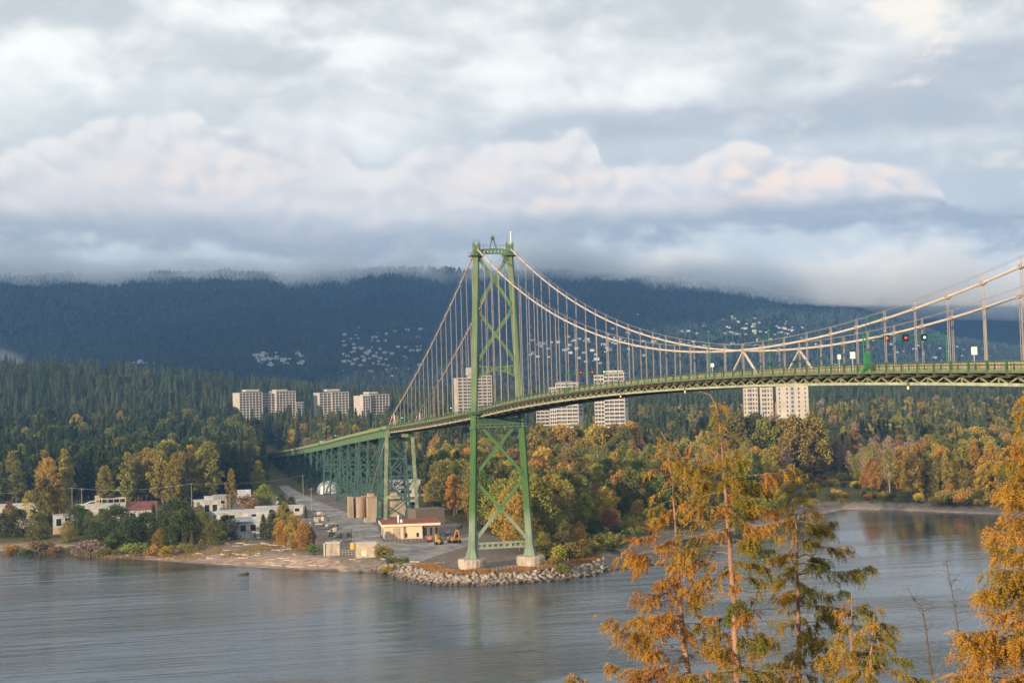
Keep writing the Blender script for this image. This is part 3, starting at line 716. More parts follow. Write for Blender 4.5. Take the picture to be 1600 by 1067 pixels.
for k, y in enumerate((236, 330, 430, 560, 690)):
    for sx in (-1, 1):
        z = float(zrail(y))-1.3
        if k == 0 and sx == -1:
            t0 = thing('street_lamp', 'slim green street lamp on the left side of the viaduct', 'street lamp', (sx*6.3, y, z), 0, 'street lamps along the viaduct')
            MB().tube([(0, 0, 0), (0, 0, 8.5)], [.13, .08], 6).build('pole', GREENS, t0); MB().tube([(0, 0, 8.5), (.9, 0, 9), (2.2, 0, 9.1)], .06, 5).build('arm', GREENS, t0); MB().box(1.9, 2.7, -.15, .15, 8.95, 9.1).build('lamp_head', GREENS, t0)
        else: dup(t0, (sx*6.3, y, z), 0 if sx < 0 else math.pi, 'slim green street lamp on the %s side of the viaduct' % ('left' if sx < 0 else 'right'))
# ------------------------------------------------------------------ vehicles
GLASS = mat('dark_glass', (.02, .025, .03), .1, .1, spec=.5); TYRE = mat('tyre_rubber', (.015, .015, .015), .9, .1)
def car_proto(loc, rz, label, colr, nm):
    t = thing('car', label, 'car', loc, rz); b = MB()
    prof = [(-2.2, .35), (2.2, .35), (2.25, .75), (1.5, .95), (.85, 1.42), (-1.1, 1.45), (-1.75, 1.0), (-2.2, .9)]
    b.prism(prof, -.85, .85, axis=1); MBo = b.build('body', mat('car_'+nm, colr, .3, .03, spec=.6), t)
    w = MB()
    for s in (-1, 1): w.quad((-1.5, s*.86, 1.0), (1.2, s*.86, 1.0), (.8, s*.86, 1.36), (-1.05, s*.86, 1.39))
    w.quad((1.45, -.7, 1.0), (1.45, .7, 1.0), (.93, .66, 1.4), (.93, -.66, 1.4)); w.quad((-1.74, -.7, 1.06), (-1.74, .7, 1.06), (-1.2, .66, 1.42), (-1.2, -.66, 1.42)); w.build('windows', GLASS, t)
    for sx in (-1.35, 1.35):
        for s in (-1, 1):
            wh = MB().lathe([(.2, -.1), (.32, -.1), (.32, .1), (.2, .1)], (0, 0, 0), 12).build('wheel', TYRE, t); wh.matrix_local = Matrix.Translation((sx, s*.8, .32)) @ Matrix.Rotation(math.pi/2, 4, 'X')
    return t
y = float(atX(1328, 572, 2.6)[1]); car_proto((2.6, y, float(zrail(y))-1.31), -math.pi/2, 'dark car crossing the bridge beside the larger white sign', (.03, .035, .04), 'dark')
y = float(atX(760, 631, 2.6)[1])
def truck(x, y, label, colr, nm):
    t = thing('truck', label, 'truck', (x, y, float(zrail(y))-1.31), -math.pi/2)
    b = MB().box(-4.5, 1.6, -1.2, 1.2, .9, 3.6).build('cargo_box', mat('truck_'+nm, colr, .5, .05), t)
    c = MB(); c.prism([(1.8, .5), (3.8, .5), (3.85, 1.5), (3.3, 2.7), (1.8, 2.8)], -1.1, 1.1, axis=1); c = c.build('cab', WHITE, t)
    MB().quad((3.86, -.95, 1.55), (3.86, .95, 1.55), (3.36, .9, 2.6), (3.36, -.9, 2.6)).build('windscreen', GLASS, c)
    MB().box(-4.5, 3.6, -.5, .5, .45, .88).build('chassis', BLACK, t)
    for sx in (-3.4, -2.2, 2.8):
        for s in (-1, 1):
            wh = MB().lathe([(.25, -.14), (.48, -.14), (.48, .14), (.25, .14)], (0, 0, 0), 12).build('wheel', TYRE, t); wh.matrix_local = Matrix.Translation((sx, s*1.0, .48)) @ Matrix.Rotation(math.pi/2, 4, 'X')
y = float(atX(503, 690, -2)[1]); truck(-2.4, y, 'white truck driving down the trestle viaduct', (.05, .06, .08), 'dark')
# ------------------------------------------------------------------ tree prototypes
LEAF = leafmat('leaves'); LEAFI = leafmat('wood_leaves', inst=True); BARK = mat('bark', (.13, .10, .075), .9, .35, 1.2); PALEBARK = mat('pale_bark', (.34, .28, .21), .85, .3, .9)
def leaf_quads(C, size, rng, spread=1., up=.35, asp=.62):
    """small diamond leaf clumps, loosely facing outwards"""
    n = len(C); d = rng.normal(size=(n, 3)); d[:, 2] += up; d /= np.linalg.norm(d, axis=1)[:, None]
    a = np.cross(d, rng.normal(size=(n, 3))); a /= np.linalg.norm(a, axis=1)[:, None]; b = np.cross(d, a)
    s = size*rng.uniform(.6, 1.3, (n, 1)); k = asp
    V = np.stack([C-a*s, C-b*s*k, C+a*s, C+b*s*k], 1).reshape(-1, 3)
    return V, np.arange(4*n).reshape(n, 4)
def decid(seed, h, cw, base=.28, clumps=46, leaves=2600, leaf=.42, upright=.5, barkm=None, bare=0.):
    """trunk with limbs, and leaves gathered in clumps round the limb ends"""
    rng = np.random.default_rng(seed); tb = MB(); lean = rng.normal(0, .02, 2)*h
    tp = [(lean[0]*t*t, lean[1]*t*t, h*.9*t) for t in np.linspace(-.03, 1, 8)]; r0 = h*.012+.05
    tb.tube(tp, [r0*(1.25-1.15*t) for t in np.linspace(0, 1, 8)], 6)
    cen = []
    for i in range(clumps):
        t = base+(1-base)*(i+rng.random())/clumps
        prof = math.sin(math.pi*min(1, (t-base)/(1-base)*.83+.17))**.7
        ang = i*2.399+rng.normal(0, .4); rad = cw*prof*rng.uniform(.35, 1.0)
        p = np.array([lean[0]*t*t+rad*math.cos(ang), lean[1]*t*t+rad*math.sin(ang), h*(t*.98)+rng.normal(0, .02*h)])
        cen.append((p, cw*rng.uniform(.20, .40)))
        if i % 2 == 0 or bare:
            z0 = max(base*h*.6, p[2]-rad*(upright+.6)); q = np.array([lean[0]*(z0/h)**2, lean[1]*(z0/h)**2, z0]); m_ = (p+q)/2+np.array([0, 0, -.06*rad])
            tb.tube([q, m_, p], [r0*.34*(1.1-t*.7), r0*.24*(1.1-t*.7), r0*.07], 4, False)
            if bare:
                for _ in range(3): e_ = p+rng.normal(0, cw*.22, 3)+np.array([0, 0, cw*.15]); tb.tube([m_*.4+p*.6, e_], [r0*.10, r0*.03], 3, False)
    w = np.array([c[1]**2 for c in cen]); cnt = rng.multinomial(leaves, w/w.sum()); P = []
    for (p, r_), k in zip(cen, cnt):
        d = rng.normal(size=(k, 3)); d /= np.linalg.norm(d, axis=1)[:, None]; rr = r_*rng.uniform(.25, 1.08, (k, 1))**.6
        P.append(p+d*rr*np.array([1, 1, .8]))
    V, F = leaf_quads(np.concatenate(P), leaf, rng)
    return tb.mesh('trunk', barkm or BARK), npmesh('crown', V, F, LEAF)
def shrubm(seed, h, w, leaves=900, leaf=.28):
    rng = np.random.default_rng(seed); tb = MB(); P = []
    for i in range(9):
        a = i*2.4; r_ = w*rng.uniform(.1, .75); p = np.array([r_*math.cos(a), r_*math.sin(a), h*rng.uniform(.35, .78)]); tb.tube([(0, 0, -.3), p*np.array([.5, .5, .6]), p], [.09, .06, .02], 4, False)
        k = leaves//9; d = rng.normal(size=(k, 3)); d /= np.linalg.norm(d, axis=1)[:, None]
        q = p+d*rng.uniform(.2, 1.05, (k, 1))**.6*np.array([w*.45, w*.45, h*.32]); q[:, 2] = np.maximum(q[:, 2], .02*h); P.append(q)
    V, F = leaf_quads(np.concatenate(P), leaf, rng); return tb.mesh('stem', BARK), npmesh('crown', V, F, LEAF)
def conif(seed, h, w, leaves=1500, leaf=.5, top=.0):
    """whorls of drooping sprays round a straight stem"""
    rng = np.random.default_rng(seed); tb = MB(); tb.tube([(0, 0, -.4), (0, 0, h*.5), (0, 0, h)], [h*.014, h*.008, .02], 6)
    n = leaves; t = rng.random(n)**.85; L = w*(1-t)**.8*(.75+.25*np.sin(t*61))+.15; ang = np.round(rng.random(n)*13)/13*2*math.pi+np.floor(t*22)*1.1+rng.normal(0, .13, n)
    rad = L*rng.uniform(.15, 1., n)**.6; z = h*(.1+.9*t)-rad*.38+rng.normal(0, .012*h, n)*.5
    C = np.stack([rad*np.cos(ang), rad*np.sin(ang), z], 1)
    dirv = np.stack([np.cos(ang), np.sin(ang), -.55+rng.normal(0, .15, n)], 1); dirv /= np.linalg.norm(dirv, axis=1)[:, None]
    sd_ = np.stack([-np.sin(ang), np.cos(ang), rng.normal(0, .35, n)], 1); s = leaf*rng.uniform(.6, 1.3, (n, 1))
    V = np.stack([C-dirv*s, C-sd_*s*.45, C+dirv*s, C+sd_*s*.45], 1).reshape(-1, 3)
    return tb.mesh('trunk', BARK), npmesh('crown', V, np.arange(4*n).reshape(n, 4), LEAF)
PALETTE = {'gold': (.42, .275, .05), 'amber': (.38, .215, .045), 'olive': (.26, .215, .045), 'green': (.15, .16, .042), 'dark': (.072, .092, .032), 'rust': (.23, .145, .07), 'pinkgrey': (.30, .21, .145), 'fir': (.058, .078, .034), 'firblue': (.05, .07, .04), 'lime': (.27, .245, .05)}
# kind: (mesh pair, nominal height)
PROTO = {}
for i, (h, cw, b_, cl, lv, lf) in enumerate([(24, 7.0, .18, 64, 4200, .50), (26, 6.0, .20, 70, 4000, .48), (22, 8.0, .16, 60, 4400, .52), (28, 6.8, .24, 70, 3800, .50)]):
    PROTO['leafy%d' % i] = (decid(20+i, h, cw, b_, cl, lv, lf), h)
for i in range(2): PROTO['poplar%d' % i] = (decid(40+i, 25, 4.0, .14, 60, 2800, .42, 1.2), 25)
for i in range(3): PROTO['bare%d' % i] = (decid(50+i, 22, 4.4, .38, 44, 850, .40, .8, PALEBARK, 1.), 22)
for i in range(3): PROTO['fir%d' % i] = (conif(60+i, 28, 4.2+.6*i, 1700, .62), 28)
for i in range(3): PROTO['shrub%d' % i] = (shrubm(70+i, 4.0, 3.2, 1100, .26), 4.0)
for i in range(2): PROTO['bushy%d' % i] = (decid(80+i, 15, 6.0, .06, 60, 3800, .36), 15)
LABELW = {'gold': 'golden autumn', 'amber': 'amber orange', 'olive': 'olive green', 'green': 'mid green', 'dark': 'dark green', 'rust': 'rust red', 'pinkgrey': 'pinkish grey half-bare', 'fir': 'dark', 'firblue': 'blue green', 'lime': 'yellow green'}
FIRSTT = {}
def tree(kind, colr, loc, h, label, group, rz=None, wide=1.0):
    (tm, cm_), hn = PROTO[kind]; s = h/hn; nm = {'fir': 'fir_tree', 'shr': 'shrub', 'pop': 'poplar_tree', 'bar': 'sparse_tree', 'lea': 'broadleaf_tree', 'bus': 'bushy_tree'}[kind[:3]]
    rz = random.random()*6.28 if rz is None else rz; c = PALETTE[colr]; j = [random.uniform(.88, 1.12) for _ in range(3)]; cc = (c[0]*j[0], c[1]*j[1], c[2]*j[2], 1)
    if kind not in FIRSTT:
        t = thing(nm, label, 'shrub' if kind[:3] == 'shr' else 'tree', loc, rz, group)
        link_obj('stem' if kind[:3] == 'shr' else 'trunk', tm, t); link_obj('crown', cm_, t); FIRSTT[kind] = t; kids(t)
        for ch in kids(t): ch.color = cc
        t.scale = (s*wide, s*wide, s)
    else: t = dup(FIRSTT[kind], loc, rz, label, group, (s*wide, s*wide, s), cc)
    return t
NT = 0
def ptree(px, pyb, pyt, kind, colr, label, group, wide=1.0):
    """a tree whose foot is seen at (px, pyb) and whose top reaches row pyt"""
    global NT
    P = at(px, pyb, GZ); P[2] = float(H(P[:1], P[1:2])[0]) if True else P[2]
    D = math.hypot(P[0]-CAM[0], P[1]-CAM[1]); h = (pyb-pyt)/FPX*D*1.02
    NT += 1; return tree(kind, colr, P-np.array([0, 0, .2]), h, label, group, None, wide)
GF = 'trees in front of the industrial buildings on the left shore'
manual = [
 (46, 832, 770, 'bare0', 'gold', 'thin pale gold half-bare tree on the shore at the far left', .75), (14, 830, 788, 'leafy0', 'olive', 'olive leafy tree at the left edge beside the flat pale building', 1), (28, 838, 797, 'bushy0', 'dark', 'low dark bushy tree left of the thin pale gold one', 1),
 (72, 834, 752, 'leafy1', 'green', 'tall green tree just right of the thin pale gold one', 1.0), (90, 832, 768, 'leafy2', 'olive', 'broad olive tree in front of the grey house on the shore', .9), (123, 836, 792, 'bushy1', 'dark', 'dark round tree between the grey house and the railed building', 1), (140, 838, 800, 'leafy3', 'green', 'small green tree below the railed building', 1),
 (181, 846, 787, 'bushy0', 'dark', 'big dark round tree on the shore left of the red roof', 1.0), (163, 840, 797, 'bushy1', 'green', 'green bushy tree close behind the big dark round one', .9), (241, 848, 788, 'fir1', 'dark', 'dark pointed tree right of the red roof', 1.2), (228, 846, 800, 'bushy1', 'dark', 'low dark bush-like tree under the red roof', 1), (273, 848, 780, 'bushy0', 'dark', 'tall dark rounded tree left of the white plant building', .85), (258, 850, 806, 'fir0', 'green', 'small green fir on the shore before the dark rounded tree', 1.3),
 (296, 846, 800, 'bushy1', 'dark', 'dark bushy tree in front of the white plant building', 1), (318, 848, 800, 'bushy0', 'green', 'green bushy tree with orange twigs before the white plant building', .8), (312, 846, 786, 'bare1', 'rust', 'thin rusty half-bare tree poking above the dark bushes', .5), (330, 850, 816, 'fir2', 'olive', 'olive young fir at the right of the dark bushes', 1.2), (354, 844, 806, 'bushy1', 'dark', 'dark dome-shaped tree left of the white sheds', 1.1),
 (412, 842, 804, 'fir2', 'dark', 'dark fir between the white sheds and the orange bushes', 1.5), (428, 846, 800, 'bushy0', 'dark', 'dark bushy tree left of the orange autumn clump', .9), (447, 848, 788, 'leafy0', 'lime', 'tall yellow green tree at the head of the orange autumn clump', .95), (460, 856, 806, 'bushy1', 'amber', 'bright orange tree of the autumn clump by the beach', .8), (474, 860, 816, 'bushy0', 'amber', 'low orange tree at the right end of the autumn clump', .8), (484, 858, 824, 'bushy1', 'rust', 'small rust red tree by the pipe yard', .8), (440, 852, 815, 'bushy1', 'gold', 'gold bushy tree at the foot of the autumn clump', .8),
 (362, 794, 734, 'poplar0', 'olive', 'slim olive poplar behind the white sheds', 1), (404, 776, 722, 'leafy1', 'olive', 'olive tree close to the viaduct beside the yellow green bush', .9), (413, 792, 758, 'bushy0', 'lime', 'yellow green rounded tree at the foot of the viaduct road', 1), (270, 792, 720, 'poplar1', 'olive', 'tall olive poplar behind the power pole', 1.2), (385, 795, 774, 'shrub0', 'rust', 'dark red shrub behind the white sheds', 1), (398, 798, 778, 'shrub1', 'rust', 'reddish shrub beside the yellow green rounded tree', 1), (440, 796, 772, 'bushy1', 'dark', 'dark tree beside the viaduct road', 1), (455, 798, 776, 'bushy0', 'dark', 'dark low tree on the bend of the viaduct road', 1), (478, 812, 790, 'fir0', 'dark', 'small dark fir beside the pipe yard', 1.4),
 (20, 852, 836, 'shrub2', 'amber', 'orange shrub at the left edge of the beach', 1.3), (65, 852, 831, 'shrub0', 'rust', 'brownish red shrub on the beach under the green tree', 1.4), (90, 853, 838, 'shrub1', 'rust', 'smaller brownish red shrub right of the first', 1.2), (40, 852, 840, 'shrub1', 'green', 'green shrub between the orange and the red beach shrubs', 1.4), (112, 853, 840, 'shrub2', 'green', 'green shrub at the top of the beach under the dark round tree', 1.6), (138, 855, 832, 'shrub0', 'pinkgrey', 'greyish brown shrub at the top of the beach', 1.2), (165, 855, 842, 'shrub1', 'green', 'low green shrub below the big dark round tree', 1.6), (190, 855, 843, 'shrub2', 'green', 'wide low green shrub right under the big dark round tree', 1.6), (214, 857, 836, 'shrub0', 'lime', 'yellow green shrub at the top of the beach', 1.5), (238, 857, 840, 'shrub1', 'amber', 'orange shrub under the dark pointed tree', 1.2), (262, 858, 842, 'shrub2', 'amber', 'orange brown shrub beside the yellow grass', 1.2), (290, 856, 842, 'shrub0', 'olive', 'olive shrub below the white plant building', 1.4), (490, 866, 850, 'shrub1', 'green', 'green shrub at the left of the concrete outfall boxes', 1.1),
 (597, 872, 850, 'shrub1', 'olive', 'tall tan shrub right of the sign on the concrete box', 1.0), (612, 876, 864, 'shrub2', 'green', 'green shrub on the rocks right of the concrete boxes', 1.4), (628, 878, 866, 'shrub0', 'green', 'flat green shrub on the rocks left of the tower pier', 1.4), (604, 880, 868, 'shrub0', 'amber', 'orange shrub on the rocks below the concrete boxes', 1.2), (553, 806, 796, 'shrub0', 'dark', 'dark shrub against the concrete anchorage', 1.2), (868, 884, 866, 'shrub1', 'olive', 'olive shrub right of the far pier', 1.2), (880, 886, 868, 'shrub2', 'green', 'green shrub at the edge of the wood beside the far pier', 1.3)]
manual += [(205, 848, 802, 'bushy0', 'dark', 'dark low tree right against the big dark round one', 1), (150, 846, 810, 'bushy1', 'dark', 'low dark tree between the small green and the big round tree', 1), (60, 840, 802, 'bushy0', 'green', 'green bushy tree at the foot of the tall green one', 1), (106, 842, 812, 'bushy1', 'olive', 'low olive tree before the grey house', .9), (286, 850, 796, 'bushy0', 'dark', 'dark tree leaning over the orange beach shrubs', .9), (338, 850, 812, 'bushy1', 'green', 'green tree left of the dark dome-shaped one', .9), (6, 838, 804, 'bushy1', 'dark', 'dark tree cut by the left edge', 1), (300, 852, 830, 'fir1', 'olive', 'olive young fir in front of the dark bushes', 1.6), (252, 850, 822, 'bushy0', 'olive', 'low olive tree under the tall dark rounded tree', 1), (176, 850, 826, 'bushy1', 'green', 'green undergrowth tree at the foot of the big dark round one', 1.2)]
for px, pb, pt, k, c, lab, w in manual: ptree(px, pb, pt, k, c, lab, GF if px < 420 else 'trees and shrubs round the tower yard', w*(1.3 if px < 420 and k[0] in 'bf' else 1))
BK = 'trees hiding the feet of the apartment towers'
def stree(px, pyt, D, kind, colr, label):
    global NT
    P = atD(px, pyt, D); g_ = float(H(P[:1], P[1:2])[0]); NT += 1; tree(kind, colr, (P[0], P[1], g_-.3), P[2]-g_, label, BK)
for i_, (px, yt) in enumerate([(1152, 646), (1166, 652), (1180, 648), (1194, 654), (1208, 650), (1222, 655), (1236, 651), (1250, 654), (1264, 648)]): stree(px, yt, 990+(i_*37) % 22, 'leafy%d' % (i_ % 4), ('green', 'olive', 'dark', 'olive', 'pinkgrey')[i_ % 5], '%s tree at the foot of the broad cream slab below midspan' % ('mid green', 'olive', 'dark green', 'olive', 'pinkish grey')[i_ % 5])
for i_, (px, yt) in enumerate([(846, 662), (860, 668), (874, 664), (888, 668), (902, 664), (916, 668), (930, 664), (944, 667), (958, 663), (972, 666), (985, 660)]): stree(px, yt, 1085+(i_*37) % 22, 'leafy%d' % (i_ % 4), ('olive', 'green', 'gold', 'olive')[i_ % 4], '%s tree at the foot of the pale balconied towers right of the bridge tower' % ('olive', 'mid green', 'golden', 'olive')[i_ % 4])
for i_, (px, yt) in enumerate([(704, 650), (718, 654), (732, 652), (746, 655), (760, 652), (774, 650)]): stree(px, yt, 1290+(i_*37) % 22, 'leafy%d' % (i_ % 4), ('dark', 'green')[i_ % 2], '%s tree under the deck at the foot of the stepped tower' % ('dark green', 'mid green')[i_ % 2])
# --- scattered woodland: the trees nearest to the viewpoint are things, the rest one wood
rng = np.random.default_rng(11)
cand = []
def region(n, f):
    xs = rng.uniform(-420, 900, n); ys = rng.uniform(-20, 1150, n); d = shore_d(xs, ys)
    for x, y, dd in zip(xs, ys, d):
        q = f(x, y, dd)
        if q: cand.append((x, y, dd)+q)
CLEAR = [at(1292, 768)[:2]]
def wood(x, y, d):
    if d < 9 or (abs(x) < 13 and y > -40): return None
    px, py, w = proj((x, y, GZ+8))
    if 412 < px < 530 and x < -4 and 300 < y < 960: return None
    D = math.hypot(x-CAM[0], y-CAM[1])
    if w < 10 or px < -60 or px > 1660: return None
    pyg = proj((x, y, GZ))[1]
    if x < 15:                                             # west of the viaduct
        if -80 < x and y < 520 and px > 330: return None
        if px < 500 and pyg > 792: return None
        if px < 500 and pyg > 782 and rng.random() < .6: return None
        if 430 < px < 640 and pyg > 742: return None
        u_ = rng.random()
        if px < 420 or y > 520:
            far_ = math.hypot(x-CAM[0], y-CAM[1]) > 1010; k = 'leafy%d' % rng.integers(4) if u_ < (.30 if far_ else .70) else ('poplar%d' % rng.integers(2) if u_ < (.34 if far_ else .86) else 'fir%d' % rng.integers(3))
            c = 'fir' if k[0] == 'f' else rng.choice(['olive', 'green', 'dark', 'gold', 'olive'], p=[.05, .35, .56, .02, .02] if far_ else [.34, .22, .12, .08, .24]); return k, c, rng.uniform(24, 36)
        return None
    if px < 672 and y < 700: 
        if pyg > 735: return None
    if px < 700 and pyg > 800: return None
    if any(math.hypot(x-c[0], y-c[1]) < 26 for c in CLEAR): return None
    if 1230 < px < 1345 and pyg > 748: return ('shrub%d' % rng.integers(3), rng.choice(['olive', 'green', 'gold']), rng.uniform(2.5, 5)) if rng.random() < .5 else None
    if 100 < y < 200 and x < 28: return None
    n_ = float(fbm(np.array([x/60.]), np.array([y/60.]), 3)[0]); u_ = rng.random()
    if d < 34: 
        k = 'shrub%d' % rng.integers(3) if (d < 20 or u_ < .5) else 'bushy%d' % rng.integers(2)
        return k, rng.choice(['olive', 'green', 'gold', 'amber', 'dark', 'rust'], p=[.33, .24, .16, .08, .14, .05]), (rng.uniform(3.5, 7) if k[0] == 's' else rng.uniform(7, 12))
    far = D > 900
    if far and 1180 < px < 1440 and D < 1150: 
        k = 'bare%d' % rng.integers(3) if u_ < .75 else 'leafy%d' % rng.integers(4); return k, 'pinkgrey' if u_ < .6 else rng.choice(['rust', 'olive']), rng.uniform(17, 24)
    if u_ < .56: k = 'leafy%d' % rng.integers(4)
    elif u_ < .70: k = 'poplar%d' % rng.integers(2)
    elif u_ < .86: k = 'bare%d' % rng.integers(3)
    else: k = 'bushy%d' % rng.integers(2)
    if n_ > .47: c = rng.choice(['gold', 'amber', 'olive', 'lime'], p=[.36, .14, .42, .08])
    else: c = rng.choice(['olive', 'green', 'gold', 'dark', 'rust'], p=[.42, .24, .20, .11, .03])
    if D > 960 and rng.random() < .9: c = rng.choice(['green', 'dark', 'olive', 'gold', 'pinkgrey'], p=[.2, .12, .42, .16, .10])
    return k, c, (rng.uniform(16, 27) if k[0] != 'b' or k[1] == 'a' else rng.uniform(9, 15))
region(30000, wood)
# thin out by spacing
cell = {}; keep = []
for q in sorted(cand, key=lambda q: math.hypot(q[0]-CAM[0], q[1]-CAM[1])):
    sp_ = {'s': 3.6}.get(q[3][0], 7.6 if q[3][0] != 'f' else 5.5); ok = True; i, j = int(q[0]//8), int(q[1]//8)
    for a in (-1, 0, 1):
        for b_ in (-1, 0, 1):
            for (x, y) in cell.get((i+a, j+b_), []):
                if math.hypot(x-q[0], y-q[1]) < sp_: ok = False
    if ok: keep.append(q); cell.setdefault((i, j), []).append((q[0], q[1]))
for q in keep: pass
inview = [q for q in keep if -10 < proj((q[0], q[1], 10))[0] < 1610]
inds = inview[:300-NT-8]; indset = set(id(q) for q in inds); masses = [q for q in keep if id(q) not in indset]
def wherelab(x, y, d):
    px, py, w = proj((x, y, GZ)); D = math.hypot(x-CAM[0], y-CAM[1])
    if px < 430: return 'in the row behind the industrial buildings on the left'
    if px < 720: return 'right of the viaduct behind the white sheds'
    if px < 870: return 'seen between the legs of the bridge tower' if px < 835 else 'just right of the bridge tower'
    if px < 1010: return 'on the point right of the bridge tower'
    if px < 1260: return 'behind the tall foreground firs'
    if px < 1420: return 'across the inlet where the grass opens'
    return 'on the far bank of the inlet at the right'
for x, y, d, k, c, h in inds:
    z = float(H(np.array([x]), np.array([y]))[0]); kn = {'fir': 'fir', 'shr': 'shrub', 'pop': 'poplar', 'bar': 'sparse tree with pale branches', 'lea': 'broadleaf tree', 'bus': 'bushy tree'}[k[:3]]
    tree(k, c, (x, y, z-.3), h, '%s %s %s' % (LABELW[c], kn, wherelab(x, y, d)), 'woodland trees along the far shore')
# ------------------------------------------------------------------ woods too many to count: instances on points
def proto_collection(name, items):
    c = bpy.data.collections.new(name)
    for i, (me, colr) in enumerate(items):
        o = bpy.data.objects.new('%s_%02d' % (name, i), me); o.color = (*colr, 1); c.objects.link(o)
    return c
def join_meshes(a, b):
    """one mesh of trunk and crown for instancing"""
    n1 = len(a.vertices); va_ = np.zeros(n1*3, np.float32); a.vertices.foreach_get('co', va_); vb = np.zeros(len(b.vertices)*3, np.float32); b.vertices.foreach_get('co', vb)
    fa = [tuple(p.vertices) for p in a.polygons]; fb = [tuple(i+n1 for i in p.vertices) for p in b.polygons]
    me = bpy.data.meshes.new('joined'); me.from_pydata(list(map(tuple, va_.reshape(-1, 3)))+list(map(tuple, vb.reshape(-1, 3))), [], fa+fb)
    me.materials.append(a.materials[0]); me.materials.append(LEAFI); me.polygons.foreach_set('material_index', np.array([0]*len(fa)+[1]*len(fb), np.int32)); me.update(); return me
def scatter(name, label, pts, scl, kind, coll, cols=None):
    pts = np.asarray(pts, np.float32); me = bpy.data.meshes.new(name); me.vertices.add(len(pts)); me.vertices.foreach_set('co', pts.ravel())
    a = me.attributes.new('sc', 'FLOAT_VECTOR', 'POINT'); a.data.foreach_set('vector', np.asarray(scl, np.float32).ravel())
    a = me.attributes.new('kd', 'INT', 'POINT'); a.data.foreach_set('value', np.asarray(kind, np.int32))
    a = me.attributes.new('rt', 'FLOAT_VECTOR', 'POINT'); r_ = np.zeros((len(pts), 3), np.float32); r_[:, 2] = np.random.default_rng(3).uniform(0, 6.28, len(pts)); a.data.foreach_set('vector', r_.ravel())
    if cols is not None:
        a = me.attributes.new('leafcol', 'FLOAT_COLOR', 'POINT'); c4 = np.ones((len(pts), 4), np.float32); c4[:, :3] = cols; a.data.foreach_set('color', c4.ravel())
    o = link_obj(name, me); ng = bpy.data.node_groups.new(name, 'GeometryNodeTree')
    ng.interface.new_socket('Geometry', in_out='INPUT', socket_type='NodeSocketGeometry'); ng.interface.new_socket('Geometry', in_out='OUTPUT', socket_type='NodeSocketGeometry')
    N = ng.nodes; gi, go = N.new('NodeGroupInput'), N.new('NodeGroupOutput'); ip = N.new('GeometryNodeInstanceOnPoints'); ci = N.new('GeometryNodeCollectionInfo')
    ci.inputs[0].default_value = coll; ci.inputs['Separate Children'].default_value = True; ci.inputs['Reset Children'].default_value = True
    def attr(nm, t):
        q = N.new('GeometryNodeInputNamedAttribute'); q.data_type = t; q.inputs[0].default_value = nm; return [s for s in q.outputs if s.enabled][0]
    L = ng.links.new
    L(gi.outputs[0], ip.inputs['Points']); L(ci.outputs[0], ip.inputs['Instance']); ip.inputs['Pick Instance'].default_value = True
    L(attr('kd', 'INT'), ip.inputs['Instance Index']); L(attr('rt', 'FLOAT_VECTOR'), ip.inputs['Rotation']); L(attr('sc', 'FLOAT_VECTOR'), ip.inputs['Scale']); L(ip.outputs[0], go.inputs[0])
    o.modifiers.new('scatter', 'NODES').node_group = ng; tag(o, label, None, None, 'stuff'); return o
kinds_ = sorted(set((q[3], str(q[4])) for q in masses)); JM = {}
def jm(k):
    if k not in JM: JM[k] = join_meshes(*PROTO[k][0])
    return JM[k]
coll = proto_collection('woodland_kind', [(jm(k), PALETTE[c]) for k, c in kinds_]); ki = {q: i for i, q in enumerate(kinds_)}
P = np.array([(q[0], q[1], 0) for q in masses]); P[:, 2] = H(P[:, 0], P[:, 1])-.3
S = [q[5]/PROTO[q[3]][1]*rng.uniform(.9, 1.1) for q in masses]
scatter('woodland', 'dense autumn wood behind the nearer trees', P, np.array([(s, s, s) for s in S]), [ki[(q[3], str(q[4]))] for q in masses], coll, np.array([PALETTE[str(q[4])] for q in masses])*rng.uniform(.82, 1.2, (len(masses), 1)))
# far forest: conifers and dull broadleaves from 1.1 to 2.6 km
FARP = [(jm('fir0'), PALETTE['fir']), (jm('fir1'), PALETTE['firblue']), (jm('fir2'), (.034, .052, .02)), (jm('leafy0'), (.045, .06, .022)), (jm('leafy2'), (.06, .065, .022)), (jm('bare0'), (.10, .075, .05)), (jm('leafy1'), (.10, .085, .025)), (jm('fir1'), (.045, .05, .025))]
coll = proto_collection('far_kind', FARP)
n = 12500; D = np.sqrt(rng.uniform(1080**2, 2650**2, n)); B = rng.uniform(YAW-.36, YAW+.36, n); x, y = CAM[0]+np.sin(B)*D, CAM[1]+np.cos(B)*D
ok = (shore_d(x, y) > 10) & ~((np.abs(x) < 12) & (y < 960)); x, y, D = x[ok], y[ok], D[ok]
pxs = np.array([proj((a_, b_, 10))[0] for a_, b_ in zip(x, y)]); ok = ~((pxs > 404) & (pxs < 475) & (x < -4) & (y < 1000)); x, y, D = x[ok], y[ok], D[ok]
FARXY = (x, y)
